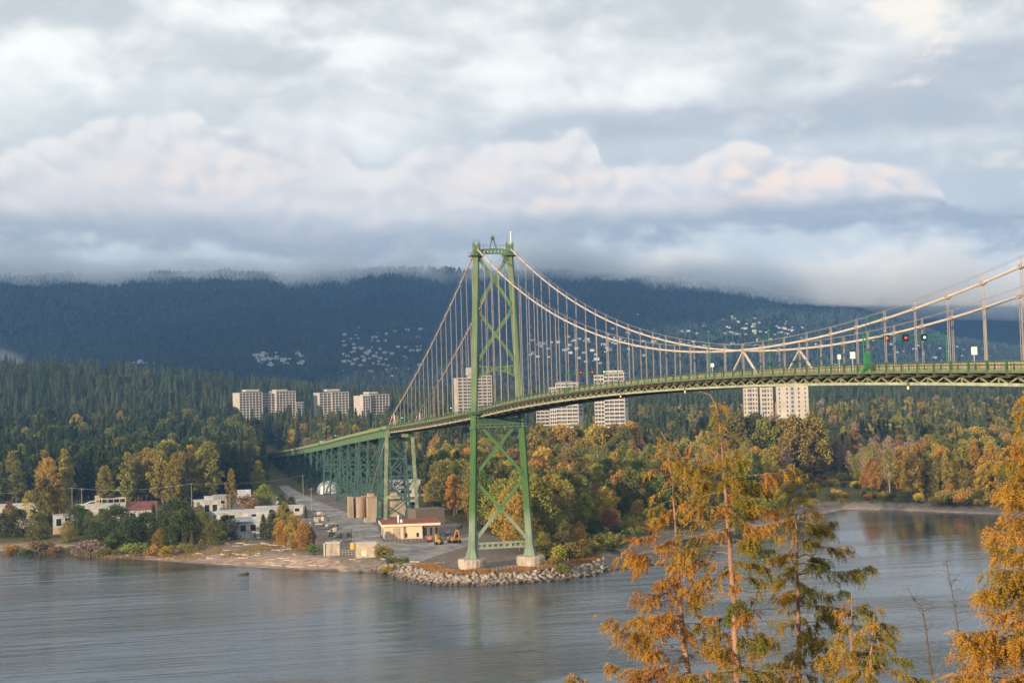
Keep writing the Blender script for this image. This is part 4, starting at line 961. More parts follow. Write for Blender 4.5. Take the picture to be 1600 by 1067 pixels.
# ------------------------------------------------------------------ apartment towers in the trees beyond
TOWERCLEAR = []
CREAM = mat('wall_cream', (.43, .385, .33), .85, .12, .12); PALE = mat('wall_pale', (.47, .435, .40), .8, .10, .1); BROWN = mat('wall_brown', (.30, .23, .18), .85, .15, .2); GREYW = mat('wall_grey', (.34, .33, .33), .85, .12, .2)
WIN = mat('window_glass', (.075, .078, .085), .25, .4, .15, spec=.5); ROOFG = mat('roof_grey', (.25, .24, .24), .9, .2, .3); SLAB = mat('balcony_white', (.46, .43, .39), .7, .08, .3)
def gz(x, y): return float(Hall(np.array([x]), np.array([y]))[0])
def apt(px0, px1, yt, D, label, style, wall, depth=18, off=0., wings=None, pent=None, floors=12, fins=6):
    pc = (px0+px1)/2; P = atD(pc, yt, D); k = D/FPX/math.cos(math.atan((pc-800)/FPX)); brg = BRG(pc)
    g0 = gz(P[0], P[1])-1; top = P[2]-g0; t = thing('apartment_tower', label, 'apartment tower', (P[0], P[1], g0), -brg+off, 'apartment towers rising from the trees')
    w = (px1-px0)*k; TOWERCLEAR.append((P[0], P[1], w*.55+4))
    for s_ in (12,): TOWERCLEAR.append((P[0]-s_*math.sin(brg), P[1]-s_*math.cos(brg), w*.5+3))
    Z = lambda yy: top-(yy-yt)*k
    wings = wings or [(px0, px1, yt, 0)]
    for i, (a, b, y, set_) in enumerate(wings):
        x0, x1 = (a-pc)*k, (b-pc)*k; zt = Z(y); f = set_
        wl = MB().box(x0, x1, f, depth+f, 0, zt); nf = max(3, int((x1-x0)/3.6))
        if fins and style != 'strip':
            for q in np.linspace(x0, x1, nf+1): wl.box(q-.22, q+.22, f-1.25, f-.002, 0, zt-.3)
        wl.build('wall', wall, t); MB().box(x0-.35, x1+.35, f-.9, depth+f+.35, zt+.003, zt+.75).build('roof_slab', SLAB, t)
        n = floors
        for j in range(n):
            z = zt-2.9*(j+1)
            if z < 2: break
            if style == 'balcony':
                MB().box(x0+.3, x1-.3, f-.06, f-.01, z+.9, z+2.55).build('window_band', WIN, t)
                MB().box(x0-.1, x1+.1, f-1.5, f-.08, z-.15, z+.85).build('balcony', SLAB, t)
                if j < 9: MB().box(x1+.01, x1+.07, f+2, depth+f-2, z+.9, z+2.5).build('window_band', WIN, t)
            elif style == 'grid':
                MB().box(x0+.3, x1-.3, f-.06, f-.01, z+.95, z+2.5).build('window_band', WIN, t)
                MB().box(x0-.05, x1+.05, f-1.0, f-.07, z-.1, z+.75).build('balcony', wall, t)
            elif style == 'strip':
                cols = fins
                if j == 0: MB().box(x0+(x1-x0)*.42, x0+(x1-x0)*.58, f-.035, f-.003, 3, zt-.4).build('recess_panel', GREYW, t)
                for c in cols:
                    xc = x0+(x1-x0)*c[0]; MB().box(xc-c[1], xc+c[1], f-.07, f-.0045, z+.6, z+2.2).build('window', WIN, t)
    for (a, b, y0, y1) in (pent or []): MB().box((a-pc)*k, (b-pc)*k, 4, depth-4, Z(y1)+.76, Z(y0)).build('penthouse', wall, t)
    return t
apt(373, 462, 613, 1750, 'wide pair of joined apartment blocks with rooftop boxes, leftmost above the trees', 'grid', CREAM, 22, .35, [(373, 409, 613.5, 0), (409.3, 431, 615.5, 3.5), (431.3, 462, 612.5, -1)], [(386, 407, 608, 612), (434, 452, 609, 612)], 13)
apt(462.5, 475, 629, 1760, 'low annex at the right end of the wide pair of joined apartment blocks', 'grid', GREYW, 16, .3, None, None, 6)
apt(499, 545, 613.5, 1780, 'mid height apartment tower with one rooftop box, second from the left', 'grid', CREAM, 20, .35, [(499, 518, 614, 2), (518.3, 545, 613.5, 0)], [(513, 533, 608, 612)], 11)
apt(564, 611, 617, 1650, 'shorter cream apartment block left of the side span cables', 'grid', CREAM, 20, .5, [(564, 577, 618.5, 0), (577.3, 611, 617, 2)], [(578, 594, 612, 616)], 9)
apt(715, 768, 589, 1400, 'tall apartment tower with stepped top behind the left tower leg', 'balcony', CREAM, 20, .2, [(715, 737, 591, 1), (737.3, 768, 588, 0)], [(733, 747, 574, 587)], 19)
apt(858, 903, 599, 1230, 'terraced pale apartment tower crossing the deck right of the bridge tower', 'balcony', PALE, 18, -.2, [(858, 868, 606, 1.2), (868.3, 903, 599.5, 0)], [(870, 893, 596, 598)], 20)
apt(928, 975, 586, 1180, 'white balconied apartment tower crossing the deck, farther right of the two', 'balcony', PALE, 18, -.15, [(928, 943, 587, 1), (943.3, 975, 584, 0)], [(944, 972, 579, 583)], 22)
apt(838, 858, 643, 1300, 'low white apartment block under the deck', 'balcony', PALE, 14, 0, None, None, 5)
apt(1163, 1260, 591, 1050, 'broad cream double apartment slab below the deck at midspan', 'strip', CREAM, 16, .05, [(1163, 1184, 592, 0), (1184.3, 1207, 593, 2.6), (1212, 1260, 591, .4)], None, 20, [(.10, .35), (.34, .5), (.50, .7), (.70, .5), (.90, .35)])
Gt = [o for o in COL.objects if o.get('label', '').startswith('broad cream')][0]
kG = 1050/FPX/math.cos(math.atan((1211.5-800)/FPX)); hG = [c for c in kids(Gt) if c.name.startswith('wall')][0].dimensions[2]
MB().box((1207.2-1211.5)*kG, (1211.8-1211.5)*kG, 5, 15, 0, 50).build('stair_core', BROWN, Gt)
# ------------------------------------------------------------------ low buildings
CORR = mat('white_cladding', (.38, .37, .355), .75, .3, .4); REDR = mat('red_roof', (.15, .055, .045), .8, .3, .5); BEIGE = mat('beige_base', (.38, .28, .19), .9, .2, .4); BLUEG = mat('blue_grey_cladding', (.34, .36, .38), .8, .15, .4); ROOFW = mat('white_roof', (.41, .41, .41), .75, .3, .25); DOOR = mat('door_paint', (.12, .13, .14), .6, .1)
def shed(px, pyb, wpx, hpx, label, cat='shed', wall=CORR, roof=ROOFW, d=9., rz=0., gable=0., wins=3, door=True, name='shed', over=.4, group=None, z=GZ):
    """base centre of the front wall at a photo point; width and height given as seen"""
    P = at(px, pyb, z); D = math.hypot(P[0]-CAM[0], P[1]-CAM[1]); k = D/FPX; w, h = wpx*k, hpx*k
    t = thing(name, label, cat, P, rz-BRG(px)*.5, group); hw = w/2
    h1 = h-gable*k if gable else h-.35
    MB().box(-hw, hw, 0, d, -.5, h1).build('wall', wall, t)
    if gable: MB().prism([(-.5, h1-.15), (d/2, h), (d+.5, h1-.15), (d+.5, h1+.1), (d/2, h+.3), (-.5, h1+.1)], -hw-over, hw+over, axis=0).build('roof', roof, t)
    else: MB().box(-hw-over, hw+over, -over, d+over, h1+.003, h).build('roof', roof, t)
    for i in range(wins):
        x = -hw+w*(i+.7)/(wins+.4); ww = min(1.2, w/(wins*3.2)); f = MB().box(x-ww-.12, x+ww+.12, -.06, -.003, h1*.42-.12, h1*.8+.12).build('window', WHITE, t); MB().box(x-ww, x+ww, -.09, -.063, h1*.42, h1*.8).build('pane', GLASS, f)
    if door: MB().box(hw*.55-.6, hw*.55+.6, -.05, -.004, 0, min(2.2, h1*.75)).build('door', DOOR, t)
    return t, w, h, d
shed(30, 826, 56, 36, 'long flat pale building behind trees at the far left', 'building', PALE, ROOFW, 12, wins=4)
t, w, h, d = shed(99, 834, 30, 30, 'grey house with a beige base and roof poles behind the shore trees', 'house', BLUEG, ROOFG, 9, wins=2, name='house')
MB().box(-w/2-.02, w/2+.02, -.08, -.004, -.3, h*.30).build('plinth', BEIGE, t)
for i in range(4): MB().tube([(-w/2+w*i/3, .3, h), (-w/2+w*i/3, .3, h+2.2)], .07, 5).build('roof_pole', STEEL, t)
t, w, h, d = shed(158, 816, 72, 27, 'white building with rooftop railings and a small turret', 'building', CORR, ROOFW, 12, wins=3, name='plant_building')
b = MB()
for x in np.linspace(-w*.1, w/2, 6): b.beam((x, .2, h), (x, .2, h+2.6), .22, .22); b.beam((x, 8, h), (x, 8, h+2.6), .22, .22)
for y_ in (.2, 8): b.beam((-w*.1, y_, h+2.6), (w/2, y_, h+2.6), .25, .3)
b.build('roof_railing', SLAB, t)
MB().box(-w*.12, -w*.02, 2, 5, h, h+4.4).build('turret', BEIGE, t)
MB().tube([(-w/2-2.5, 1, h-2.6), (-w/2+2, 1, h-.3), (-w*.2, 1, h+1.6), (-w*.1, 1, h+1.8)], .32, 7).build('conveyor', SLAB, t)
shed(222, 822, 44, 36, 'white building with a dark red roof on the left shore', 'building', CORR, REDR, 11, gable=11, wins=3, name='red_roofed_building')
t, w, h, d = shed(324, 812, 39, 30, 'white plant building with a small rooftop hut', 'building', CORR, ROOFW, 10, wins=3, name='plant_building')
MB().box(-w*.1, w*.25, 2, 6, h, h+1.8).build('rooftop_hut', CORR, t)
shed(380, 818, 78, 19, 'long white flat roofed shed behind the shore cottage', 'shed', CORR, ROOFW, 16, wins=2, name='long_shed')
t, w, h, d = shed(388, 841, 36, 31, 'white cottage on the shore with garage doors', 'building', CORR, ROOFW, 9, wins=2, gable=5, name='cottage')
for s in (-.55, -.05): MB().box(w/2*s-1.0, w/2*s+1.0, -.055, -.004, 0, 2.2).build('garage_door', mat('garage_door', (.52, .50, .47), .7, .08), t)
P = at(366, 841); tk = thing('storage_tank', 'small white upright tank left of the cottage', 'tank', P); MB().lathe([(1.5, -.3), (1.5, 3.4), (1.2, 3.9), (.1, 4.2)], n=20).build('shell', CORR, tk); MB().tube([(0, 0, 4.2), (0, 0, 5)], .1, 6).build('vent', STEEL, tk)
shed(382, 787, 19, 20, 'pale grey roofed building among the trees behind the white sheds', 'building', GREYW, ROOFW, 14, gable=12, wins=1, name='building')
shed(344, 793, 20, 19, 'small pinkish building behind the plant building', 'building', BEIGE, ROOFG, 8, gable=5, wins=2, name='building')
shed(437, 806, 72, 15, 'low long building with a flat white roof below the viaduct road', 'building', CORR, ROOFW, 9, wins=5, name='low_building')
shed(436, 788, 10, 12, 'tiny white hut beside the viaduct road', 'hut', CORR, ROOFW, 3, wins=0, name='hut')
# pump house
t, w, h, d = None, 23., 6.2, 25.
P = at(601, 843); ph = thing('pump_house', 'cream flat roofed pump house with a red brown roof in the yard', 'building', P, R(-6))
MB().box(0, 15.7, 0, d, -.5, 5.3).build('wall', mat('pump_cream', (.62, .50, .34), .8, .08, .3), ph)
MB().box(15.7, 22.6, 1.0, d, -.5, 5.3).build('wall', mat('pump_brown', (.13, .10, .085), .5, .2, .4), ph)
MB().box(-1.2, 23.2, -1.2, d+.8, 5.303, 6.25).build('roof_edge', mat('fascia', (.66, .55, .40), .7, .06), ph)
MB().box(-.9, 22.9, -.9, d+.5, 6.253, 6.36).build('roof', mat('red_gravel', (.27, .085, .04), .9, .3, .5), ph)
for x0, x1, z0, z1, m_ in ((3.6, 6.6, 0, 4.6, BEIGE), (7.8, 9.0, .2, 5.2, mat('pump_recess', (.24, .17, .12), .8, .1))): MB().box(x0, x1, -.07, -.003, z0, z1).build('door', m_, ph)
for x in (8.4, 13.2): MB().box(x, x+1.0, -.09, -.0035, .6, 2.4).build('wall_box', BLACK, ph)
for y_ in (2.5, 7.5, 12): f = MB().box(-.07, -.003, y_, y_+3, .6, 4.6).build('window', WHITE, ph); MB().box(-.1, -.073, y_+.2, y_+2.8, .8, 4.4).build('pane', GLASS, f)
for x in (16.3, 18.6, 20.9): f = MB().box(x, x+1.5, .93, .996, .5, 4.6).build('window', BROWN, ph); MB().box(x+.15, x+1.35, .9, .927, .7, 4.4).build('pane', GLASS, f)
for x, y_, h_ in ((6.2, 6, 3.2), (7.4, 5, 1.5)): MB().tube([(x, y_, 6.3), (x, y_, 6.3+h_)], .3, 8).build('roof_vent', WHITE, ph)
MB().box(6.7, 8.6, 6.2, 7.6, 6.36, 7.3).build('roof_vent', STEEL, ph)
P = at(670, 822); bb = thing('brown_block', 'windowless brown metal block behind the pump house', 'building', P+np.array([-4.5, 8, 0]), R(8))
MB().box(0, 14, 0, 12, -.5, 6.9).build('wall', mat('brown_cladding', (.14, .105, .08), .7, .12, .3, stretch=(4, 4, .2)), bb); MB().box(-.2, 14.2, -.2, 12.2, 6.903, 7.2).build('roof', mat('brown_roof', (.16, .12, .10), .8, .15, .3), bb)
# concrete anchorage of the cables
an = thing('cable_anchorage', 'weathered tan concrete anchorage blocks where the cables come to ground', 'anchorage', (0, 262, GZ))
CONC2 = mat('anchor_concrete', (.36, .27, .19), .9, .3, .35, bump=.3, stretch=(1, 1, .3))
MB().box(-9.2, -2.8, -14, 10, -.5, 9.6).build('block', CONC2, an); MB().box(2.8, 9.2, -14, 10, -.5, 9.6).build('block', CONC2, an); MB().box(-2.798, 2.798, -10, 10, -.5, 8.4).build('block', CONC2, an)
for sx in (-1, 1): MB().box(sx*5.85-1.4, sx*5.85+1.4, -2.5, 2.6, 9.603, 11.2).build('saddle_block', CONC2, an)
MB().lathe([(3.4, -.5), (3.4, 9.6), (3.1, 10.0)], (-12.6, -6, 0), 20).build('round_pier', CONC2, an)
MB().box(-17.8, -15.9, -10, -2, -.5, 10.3).build('wing_wall', CONC2, an)
P = np.array(atX(513, 765, 0)); P = np.array([CAM[0]+(P[0]-CAM[0])*(463.5-CAM[1])/(P[1]-CAM[1]), 463.5, GZ]); dm = thing('domed_tank', 'big white domed tank behind the trestle legs', 'tank', P); rr = 18.3/FPX*math.hypot(P[0]-CAM[0], P[1]-CAM[1])
MB().lathe([(rr*math.cos(a), 1.2+rr*math.sin(a)) for a in np.linspace(-.12, 1.56, 18)], n=32).build('shell', mat('tank_white', (.66, .64, .61), .5, .08, .15), dm, smooth=True)
for i in range(8): a = i*.785; MB().beam((rr*.8*math.cos(a), rr*.8*math.sin(a), -.3), (rr*.8*math.cos(a), rr*.8*math.sin(a), 1.6), .6, .6).build('leg', CONC, dm)
# outfall boxes by the beach
P = at(520, 868); ob = thing('concrete_box', 'small pale concrete box at the left end of the outfall fence', 'concrete box', P, R(-8)); MB().box(-2.6, 2.6, 0, 4, -.8, 4.6).build('wall', CONC, ob); MB().box(-2.8, 2.8, -.2, 4.2, 4.603, 5.0).build('lid', SLAB, ob); MB().box(-3.4, -2.9, -.4, 0, -.8, 4.8).build('post', SLAB, ob)
P = at(573, 871); ob = thing('concrete_box', 'pale concrete box carrying a yellow framed sign', 'concrete box', P, R(-4)); MB().box(-3.6, 3.6, 0, 5, -.8, 5.2).build('wall', mat('box_concrete', (.46, .38, .29), .85, .15, .5), ob); MB().box(-3.8, 3.8, -.2, 5.2, 5.203, 5.55).build('lid', SLAB, ob)
sg = MB().box(-1.9, .1, -.12, -.004, .6, 2.7).build('sign_frame', mat('sign_yellow', (.62, .48, .10), .6, .05), ob); MB().box(-1.65, -.15, -.15, -.123, .85, 2.45).build('sign_plate', WHITE, sg)
s_ = MB(); s_.box(-1.2, -.6, -.17, -.153, 1.9, 2.05); s_.box(-.75, -.6, -.171, -.154, 1.5, 1.9); s_.box(-1.2, -.75, -.17, -.153, 1.4, 1.55); s_.build('sign_mark', BLACK, sg)
P = at(552, 858); bt = thing('yellow_tank', 'yellow drum between the two concrete boxes', 'drum', P); MB().lathe([(1.2, -.2), (1.25, 2.2), (1.0, 2.5)], n=16).build('drum', mat('drum_yellow', (.50, .32, .05), .6, .12), bt); MB().lathe([(.9, 2.5), (.9, 2.62)], n=16).build('lid', STEEL, bt)
def fence(p0, p1, label, n, h=1.6, m_=STEEL, mesh_rows=3):
    a, c = at(*p0), at(*p1); t = thing('fence', label, 'fence', a); v = c-a; r_ = MB()
    for i in range(n+1): q = v*i/n; MB().tube([(q[0], q[1], -.3), (q[0], q[1], h)], .07, 5).build('post', m_, t)
    for k_ in range(mesh_rows): z = h*(k_+1)/mesh_rows-.03; r_.beam((0, 0, z), (v[0], v[1], z), .05, .05)
    r_.build('rails', m_, t); return t
fence((530, 868), (560, 869), 'pale railing between the two concrete boxes', 6, 2.2, SLAB)
fence((590, 852), (692, 842), 'wire fence in front of the pump house', 16, 2.2)
fence((486, 843), (548, 838), 'fence along the pipe yard', 10, 1.8)
fence((770, 893), (805, 889), 'low rail between the two bridge piers', 6, 1.4)
fence((855, 884), (895, 880), 'low rail on the rocks right of the far pier', 6, 1.4)
# right of the viaduct
shed(640, 776, 56, 14, 'long white flat roofed building right of the trestle', 'building', CORR, ROOFW, 12, wins=5, name='long_building')
shed(634, 763, 46, 12, 'grey white flat roofed building behind the long white one', 'building', GREYW, ROOFW, 20, wins=4, name='building')
shed(632, 796, 44, 16, 'low grey building with a brown roof behind the brown block', 'building', GREYW, mat('brown_flat_roof', (.20, .14, .11), .9, .2), 9, wins=3, name='low_building')
for px, pyb, wpx, hpx, lab, wl, rf in ((620, 742, 17, 18, 'white gabled house left of the dark roofed one beyond the trestle', CORR, ROOFW), (640, 745, 17, 17, 'dark roofed house beyond the trestle', BROWN, ROOFG), (662, 744, 19, 16, 'cream house with a pale roof near the golden trees', CREAM, ROOFW), (596, 722, 16, 17, 'white house glimpsed through the trestle top', CORR, ROOFW), (572, 735, 14, 14, 'pinkish house glimpsed between the trestle legs', BEIGE, ROOFG)):
    shed(px, pyb, wpx, hpx, lab, 'house', wl, rf, 9, gable=hpx*.4, wins=2, name='house', z=GZ+1, group='houses beyond the trestle')
P = at(579, 816); bk = tag(MB().box(-2.6, 2.6, 0, 2.2, -.3, 2.2).xf(.1, P).build('concrete_block', CONC), 'grey concrete block at the corner of the pump house', 'concrete block')
# road up to the viaduct
RP = [(640, 884), (600, 868), (560, 852), (524, 828), (496, 806), (462, 785), (440, 765), (424, 744), (434, 743), (452, 760), (480, 775), (520, 792), (562, 808), (590, 822), (598, 846), (640, 850), (690, 846), (735, 838), (740, 850), (700, 862), (670, 872)]
m, nt, out = newmat('gravel_road'); b = nt.nodes.new('ShaderNodeBsdfPrincipled'); link(nt, b.outputs[0], out.inputs[0]); b.inputs['Roughness'].default_value = .95
link(nt, ramp(nt, noise_fac(nt, .22, 6, 'World', (1, .5, 1)), [(.33, (.17, .15, .13)), (.5, (.26, .235, .21)), (.68, (.36, .33, .30))]), b.inputs['Base Color'])
rb = MB(); pts = [at(x, y, GZ) for x, y in RP]; rb.v = [(p[0], p[1], GZ+.03) for p in pts]; rb.f = [tuple(range(len(pts)-1, -1, -1))]; tag(rb.build('road', m), 'grey gravel road and yard beside the viaduct', None, None, 'structure')
# car park slab
rb = MB(); rb.v = [(p[0], p[1], GZ+.03) for p in (at(606, 760), at(606, 746), at(664, 744), at(668, 758))]; rb.f = [(0, 3, 2, 1)]; tag(rb.build('car_park', ASPH), 'asphalt car park', None, None, 'structure')
for i, (px, py, c, lab) in enumerate([(640, 750, (.45, .03, .04), 'bright red car in the car park beyond the trestle'), (628, 751, (.5, .5, .5), 'silver car left of the red one in the car park'), (652, 749, (.08, .09, .12), 'dark car right of the red one in the car park'), (618, 752, (.6, .6, .58), 'white car at the left of the car park'), (718, 824, (.3, .32, .34), 'grey car parked behind the left tower leg'), (700, 834, (.62, .62, .6), 'white pickup parked behind the diggers')]):
    car_proto(at(px, py, GZ+.04), .3+.2*i, lab, c, 'p%d' % i)
# diggers
YEL = mat('digger_yellow', (.40, .23, .04), .6, .25, .8)
def digger(px, py, rz, label, body, s=1.0, tilt=0.):
    t = thing('excavator', label, 'excavator', at(px, py), rz); t.scale = (s, s, s)
    for sy in (-1, 1): MB().prism([(-1.9, .15), (-1.6, 0), (1.6, 0), (1.9, .15), (1.9, .65), (1.6, .85), (-1.6, .85), (-1.9, .65)], sy*1.1-.28, sy*1.1+.28, axis=1).build('track', BLACK, t)
    bd = MB().prism([(-2.0, 1.0), (1.3, 1.0), (1.3, 1.7), (.4, 1.9), (-2.0, 2.1)], -1.25, 1.25, axis=1).build('body', body, t)
    cb = MB().prism([(.1, 1.7), (1.35, 1.7), (1.2, 3.0), (.2, 3.05)], .2, 1.2, axis=1).build('cab', body, t)
    w_ = MB(); w_.quad((.2, 1.21, 2.0), (1.2, 1.21, 2.0), (1.1, 1.21, 2.9), (.28, 1.21, 2.9)); w_.quad((1.36, .3, 2.0), (1.36, 1.1, 2.0), (1.24, 1.1, 2.9), (1.24, .3, 2.9)); w_.build('window', GLASS, cb)
    bm = MB(); bm.beam((1.0, -.3, 1.6), (2.4, -.3, 4.3+tilt), .4, .55, (0, 1, 0)); bm.beam((2.4, -.3, 4.3+tilt), (3.9, -.3, 3.9+tilt), .36, .5, (0, 1, 0)); bm = bm.build('boom', body, t)
    MB().beam((3.8, -.3, 4.1+tilt), (4.2, -.3, 1.3), .32, .4, (0, 1, 0)).build('dipper', body, t)
    MB().prism([(3.7, .3), (4.5, .15), (4.7, 1.2), (4.2, 1.4)], -.75, .15, axis=1).build('bucket', BLACK, t)
digger(686, 850, -2.0, 'yellow excavator with its arm down, left of the other beside the tower leg', YEL, 1.0)
digger(709, 848, -1.2, 'yellow orange excavator nearest the left tower leg', mat('digger_orange', (.38, .19, .045), .6, .25, .8), 1.15, .3)
P = at(671, 846); sk = thing('skid_loader', 'small orange skid loader left of the excavators', 'loader', P, -1.7)
MB().prism([(-1.4, .3), (1.2, .3), (1.2, 1.0), (.6, 2.0), (-.9, 2.0), (-1.4, 1.2)], -.8, .8, axis=1).build('body', mat('loader_orange', (.45, .14, .05), .5, .1), sk); MB().prism([(1.5, 0), (2.3, .05), (2.2, .7), (1.5, .9)], -.9, .9, axis=1).build('bucket', BLACK, sk)
for sx in (-.8, .8):
    for sy in (-1, 1): wh = MB().lathe([(.2, -.15), (.42, -.15), (.42, .15), (.2, .15)], n=12).build('wheel', TYRE, sk); wh.matrix_local = Matrix.Translation((sx, sy*.95, .42)) @ Matrix.Rotation(math.pi/2, 4, 'X')
# pipe yard: stacked lengths and crates
PIPE = [mat('pipe_grey', (.30, .29, .27), .8, .25), mat('pipe_dark', (.10, .095, .09), .8, .25), mat('pipe_tan', (.40, .32, .22), .8, .2)]
rg = random.Random(5)
for i in range(54):
    u_ = rg.random(); px = 478+u_*50+rg.uniform(-7, 22); py = 800+u_*44+rg.uniform(-5, 5)
    if px < 470: continue
    L = rg.uniform(3, 8); P = at(px, py); a = rg.gauss(.25, .5) if rg.random() < .7 else 1.3; c = rg.choice([0, 0, 1, 2]); typ = rg.random()
    b = MB().tube([(-L/2, 0, 0), (L/2, 0, 0)], .32, 8) if typ < .35 else MB().box(-L/2, L/2, -.35, .35, -.3, .4) if typ < .8 else MB().box(-1.2, 1.2, -.9, .9, -.3, 1.5)
    nm, ct = ('pipe', 'pipe') if typ < .35 else ('timber_beam', 'beam') if typ < .8 else ('crate', 'crate')
    tag(b.xf(a, P+np.array([0, 0, .33])).build(nm, PIPE[c]), '%s %s lying in the yard between the road and the orange trees' % (('grey', 'dark', 'tan')[c], {'pipe': 'pipe length', 'beam': 'squared beam', 'crate': 'crate'}[ct]), ct, 'stored pipes and beams in the yard')
# yard lamps and utility poles
WOODP = mat('pole_wood', (.26, .21, .16), .9, .25, .5)
poles = []
for px, pb, pt, lab in [(113, 795, 762, 'wooden power pole at the left behind the railed building'), (300, 800, 755, 'wooden power pole behind the white plant building'), (474, 776, 742, 'power pole beside the viaduct road, farther one'), (487, 798, 762, 'power pole beside the viaduct road, nearer one'), (1216, 748, 714, 'power pole across the inlet seen between the foreground firs'), (1531, 735, 706, 'power pole on the far bank at the right'), (128, 793, 764, 'thin pole right of the left power pole'), (359, 795, 772, 'short lamp pole behind the white sheds'), (549, 845, 826, 'slim yard pole at the road by the pump house'), (563, 846, 830, 'second slim yard pole at the road by the pump house')]:
    P = at(px, pb); D = math.hypot(P[0]-CAM[0], P[1]-CAM[1]); h = (pb-pt)/FPX*D; t = thing('utility_pole', lab, 'power pole', P)
    MB().tube([(0, 0, -.4), (0, 0, h)], [.24, .14], 7).build('pole', WOODP, t)
    if h > 7: MB().beam((-1.3, 0, h-.7), (1.3, 0, h-.7), .16, .2).build('crossarm', WOODP, t)
    poles.append(P+np.array([0, 0, h-.6]))
def wire(a, c, sag, label, dx_=0):
    b = MB().tube([a+(c-a)*s+np.array([dx_, 0, -sag*4*s*(1-s)]) for s in np.linspace(0, 1, 15)], .03, 4).build('power_line', STEEL); tag(b, label, 'power line', 'power lines behind the left shore')
A0 = atD(-30, 769, math.hypot(*(poles[0][:2]-CAM[:2])))
for dx_, nm in ((-1.1, 'outer'), (1.1, 'inner')):
    wire(A0, poles[0], 1.5, nm+' wire running left off the leftmost power pole', dx_); wire(poles[0], poles[1], 2.2, nm+' wire spanning between the two left power poles', dx_); wire(poles[1], poles[2], 2., nm+' wire from the white plant building to the viaduct road', dx_)
# ------------------------------------------------------------------ rocks, logs, grass
ROCK = mat('riprap_rock', (.27, .225, .18), .95, .5, .7, bump=.4)
def rockm(seed):
    rg_ = np.random.default_rng(seed); import bmesh; bm = bmesh.new(); bmesh.ops.create_icosphere(bm, subdivisions=2, radius=1); k_ = rg_.normal(size=(9, 3)); k_ /= np.linalg.norm(k_, axis=1)[:, None]
    for v_ in bm.verts:
        p = np.array(v_.co); s = min(1.0, min(.62+rg_.uniform(0, .03)+.3*(i_ % 3)/2 if False else (.72+.05*(i_ % 4))/max(1e-3, p@q) if p@q > .5 else 9 for i_, q in enumerate(k_))); p = p*s*np.array([1.15, .9, .72]); v_.co = p
    me = bpy.data.meshes.new('boulder'); bm.to_mesh(me); bm.free(); me.materials.append(ROCK); return me
RM = [rockm(i) for i in range(5)]; rocks = []; rg_ = np.random.default_rng(8)
for i in range(9000):
    x, y = rg_.uniform(-52, 40), rg_.uniform(-50, 40); 
    rocks.append((x, y))
ra = np.array(rocks); dd_ = shore_d(ra[:, 0], ra[:, 1]); msk = (dd_ > -1.5) & (dd_ < np.where(ra[:, 0] < -38, 6.0, 6.2)) & ((ra[:, 1] < 14) | (rg_.random(len(ra)) < .3)); ra, dd_ = ra[msk], dd_[msk]; zz = H(ra[:, 0], ra[:, 1])
dist = np.hypot(ra[:, 0]-CAM[0], ra[:, 1]-CAM[1]); sz = rg_.uniform(.32, .9, len(ra))*(1.1-.25*(dd_ > 6)); od = np.argsort(-(sz/dist)); r0 = None
for n_, i in enumerate(od[:290]):
    o = bpy.data.objects.new('boulder', RM[n_ % 5]); COL.objects.link(o); o.location = (ra[i, 0], ra[i, 1], zz[i]+sz[i]*.28); o.rotation_euler = rg_.uniform(0, 6.28, 3); o.scale = [sz[i]]*3
    tag(o, 'pale angular boulder in the rock armour below the bridge tower', 'boulder', 'boulders armouring the point')
rc = bpy.data.collections.new('rock_kind')
for i, me in enumerate(RM): rc.objects.link(bpy.data.objects.new('rock_kind_%d' % i, me))
ii = od[290:]; scatter('riprap', 'smaller stones packed between the boulders of the point', np.stack([ra[ii, 0], ra[ii, 1], zz[ii]+.2*sz[ii]], 1), np.repeat(sz[ii][:, None], 3, 1), rg_.integers(0, 5, len(ii)), rc)
P = at(380, 897, SEA); o = bpy.data.objects.new('boulder', RM[2]); COL.objects.link(o); o.location = P+np.array([0, 0, .2]); o.scale = (1.9, 1.4, 1.2); tag(o, 'lone brown rock standing in the water off the beach', 'boulder')
P = at(1503, 824, SEA); o = bpy.data.objects.new('boulder', RM[3]); COL.objects.link(o); o.location = P; o.scale = (1.5, 1.2, .9); tag(o, 'small dark rock awash in the inlet at the right', 'boulder')
LOGM = []
LW = mat('driftwood', (.42, .32, .24), .9, .35, .8)
for s in range(3):
    b = MB(); L = (7, 10, 5)[s]; b.tube([(-L/2, 0, 0), (-L*.1, .15*s, .1), (L/2, 0, 0)], [.34, .28, .18], 7)
    if s == 1: b.tube([(L*.3, 0, 0), (L*.42, .9, .5)], [.12, .05], 5)
    LOGM.append(b.mesh('driftwood_log', LW))
n_ = 0
while n_ < 120:
    x, y = rg_.uniform(-200, 60), rg_.uniform(-10, 190); d_ = float(shore_d(np.array([x]), np.array([y]))[0]); px = proj((x, y, 0))[0]
    if not (4 < d_ < (44 if x < -62 else 11 if x < -30 else 16)) or px < -5 or (x > -40 and y < 15): continue
    nd = rg_.normal(0, .35)-.85 if x < 0 else rg_.normal(.7, .4); o = bpy.data.objects.new('driftwood_log', LOGM[n_ % 3]); COL.objects.link(o); o.location = (x, y, float(H(np.array([x]), np.array([y]))[0])+.22); o.rotation_euler = (rg_.uniform(0, 6), 0, nd); o.scale = [rg_.uniform(.35, .9)]*3
    tag(o, 'bleached driftwood log stranded on the beach left of the concrete boxes' if x < -45 else 'bleached driftwood log on the stony shore right of the tower' if x > 0 else 'bleached driftwood log on the strand below the concrete boxes', 'log', 'driftwood logs along the shore'); n_ += 1
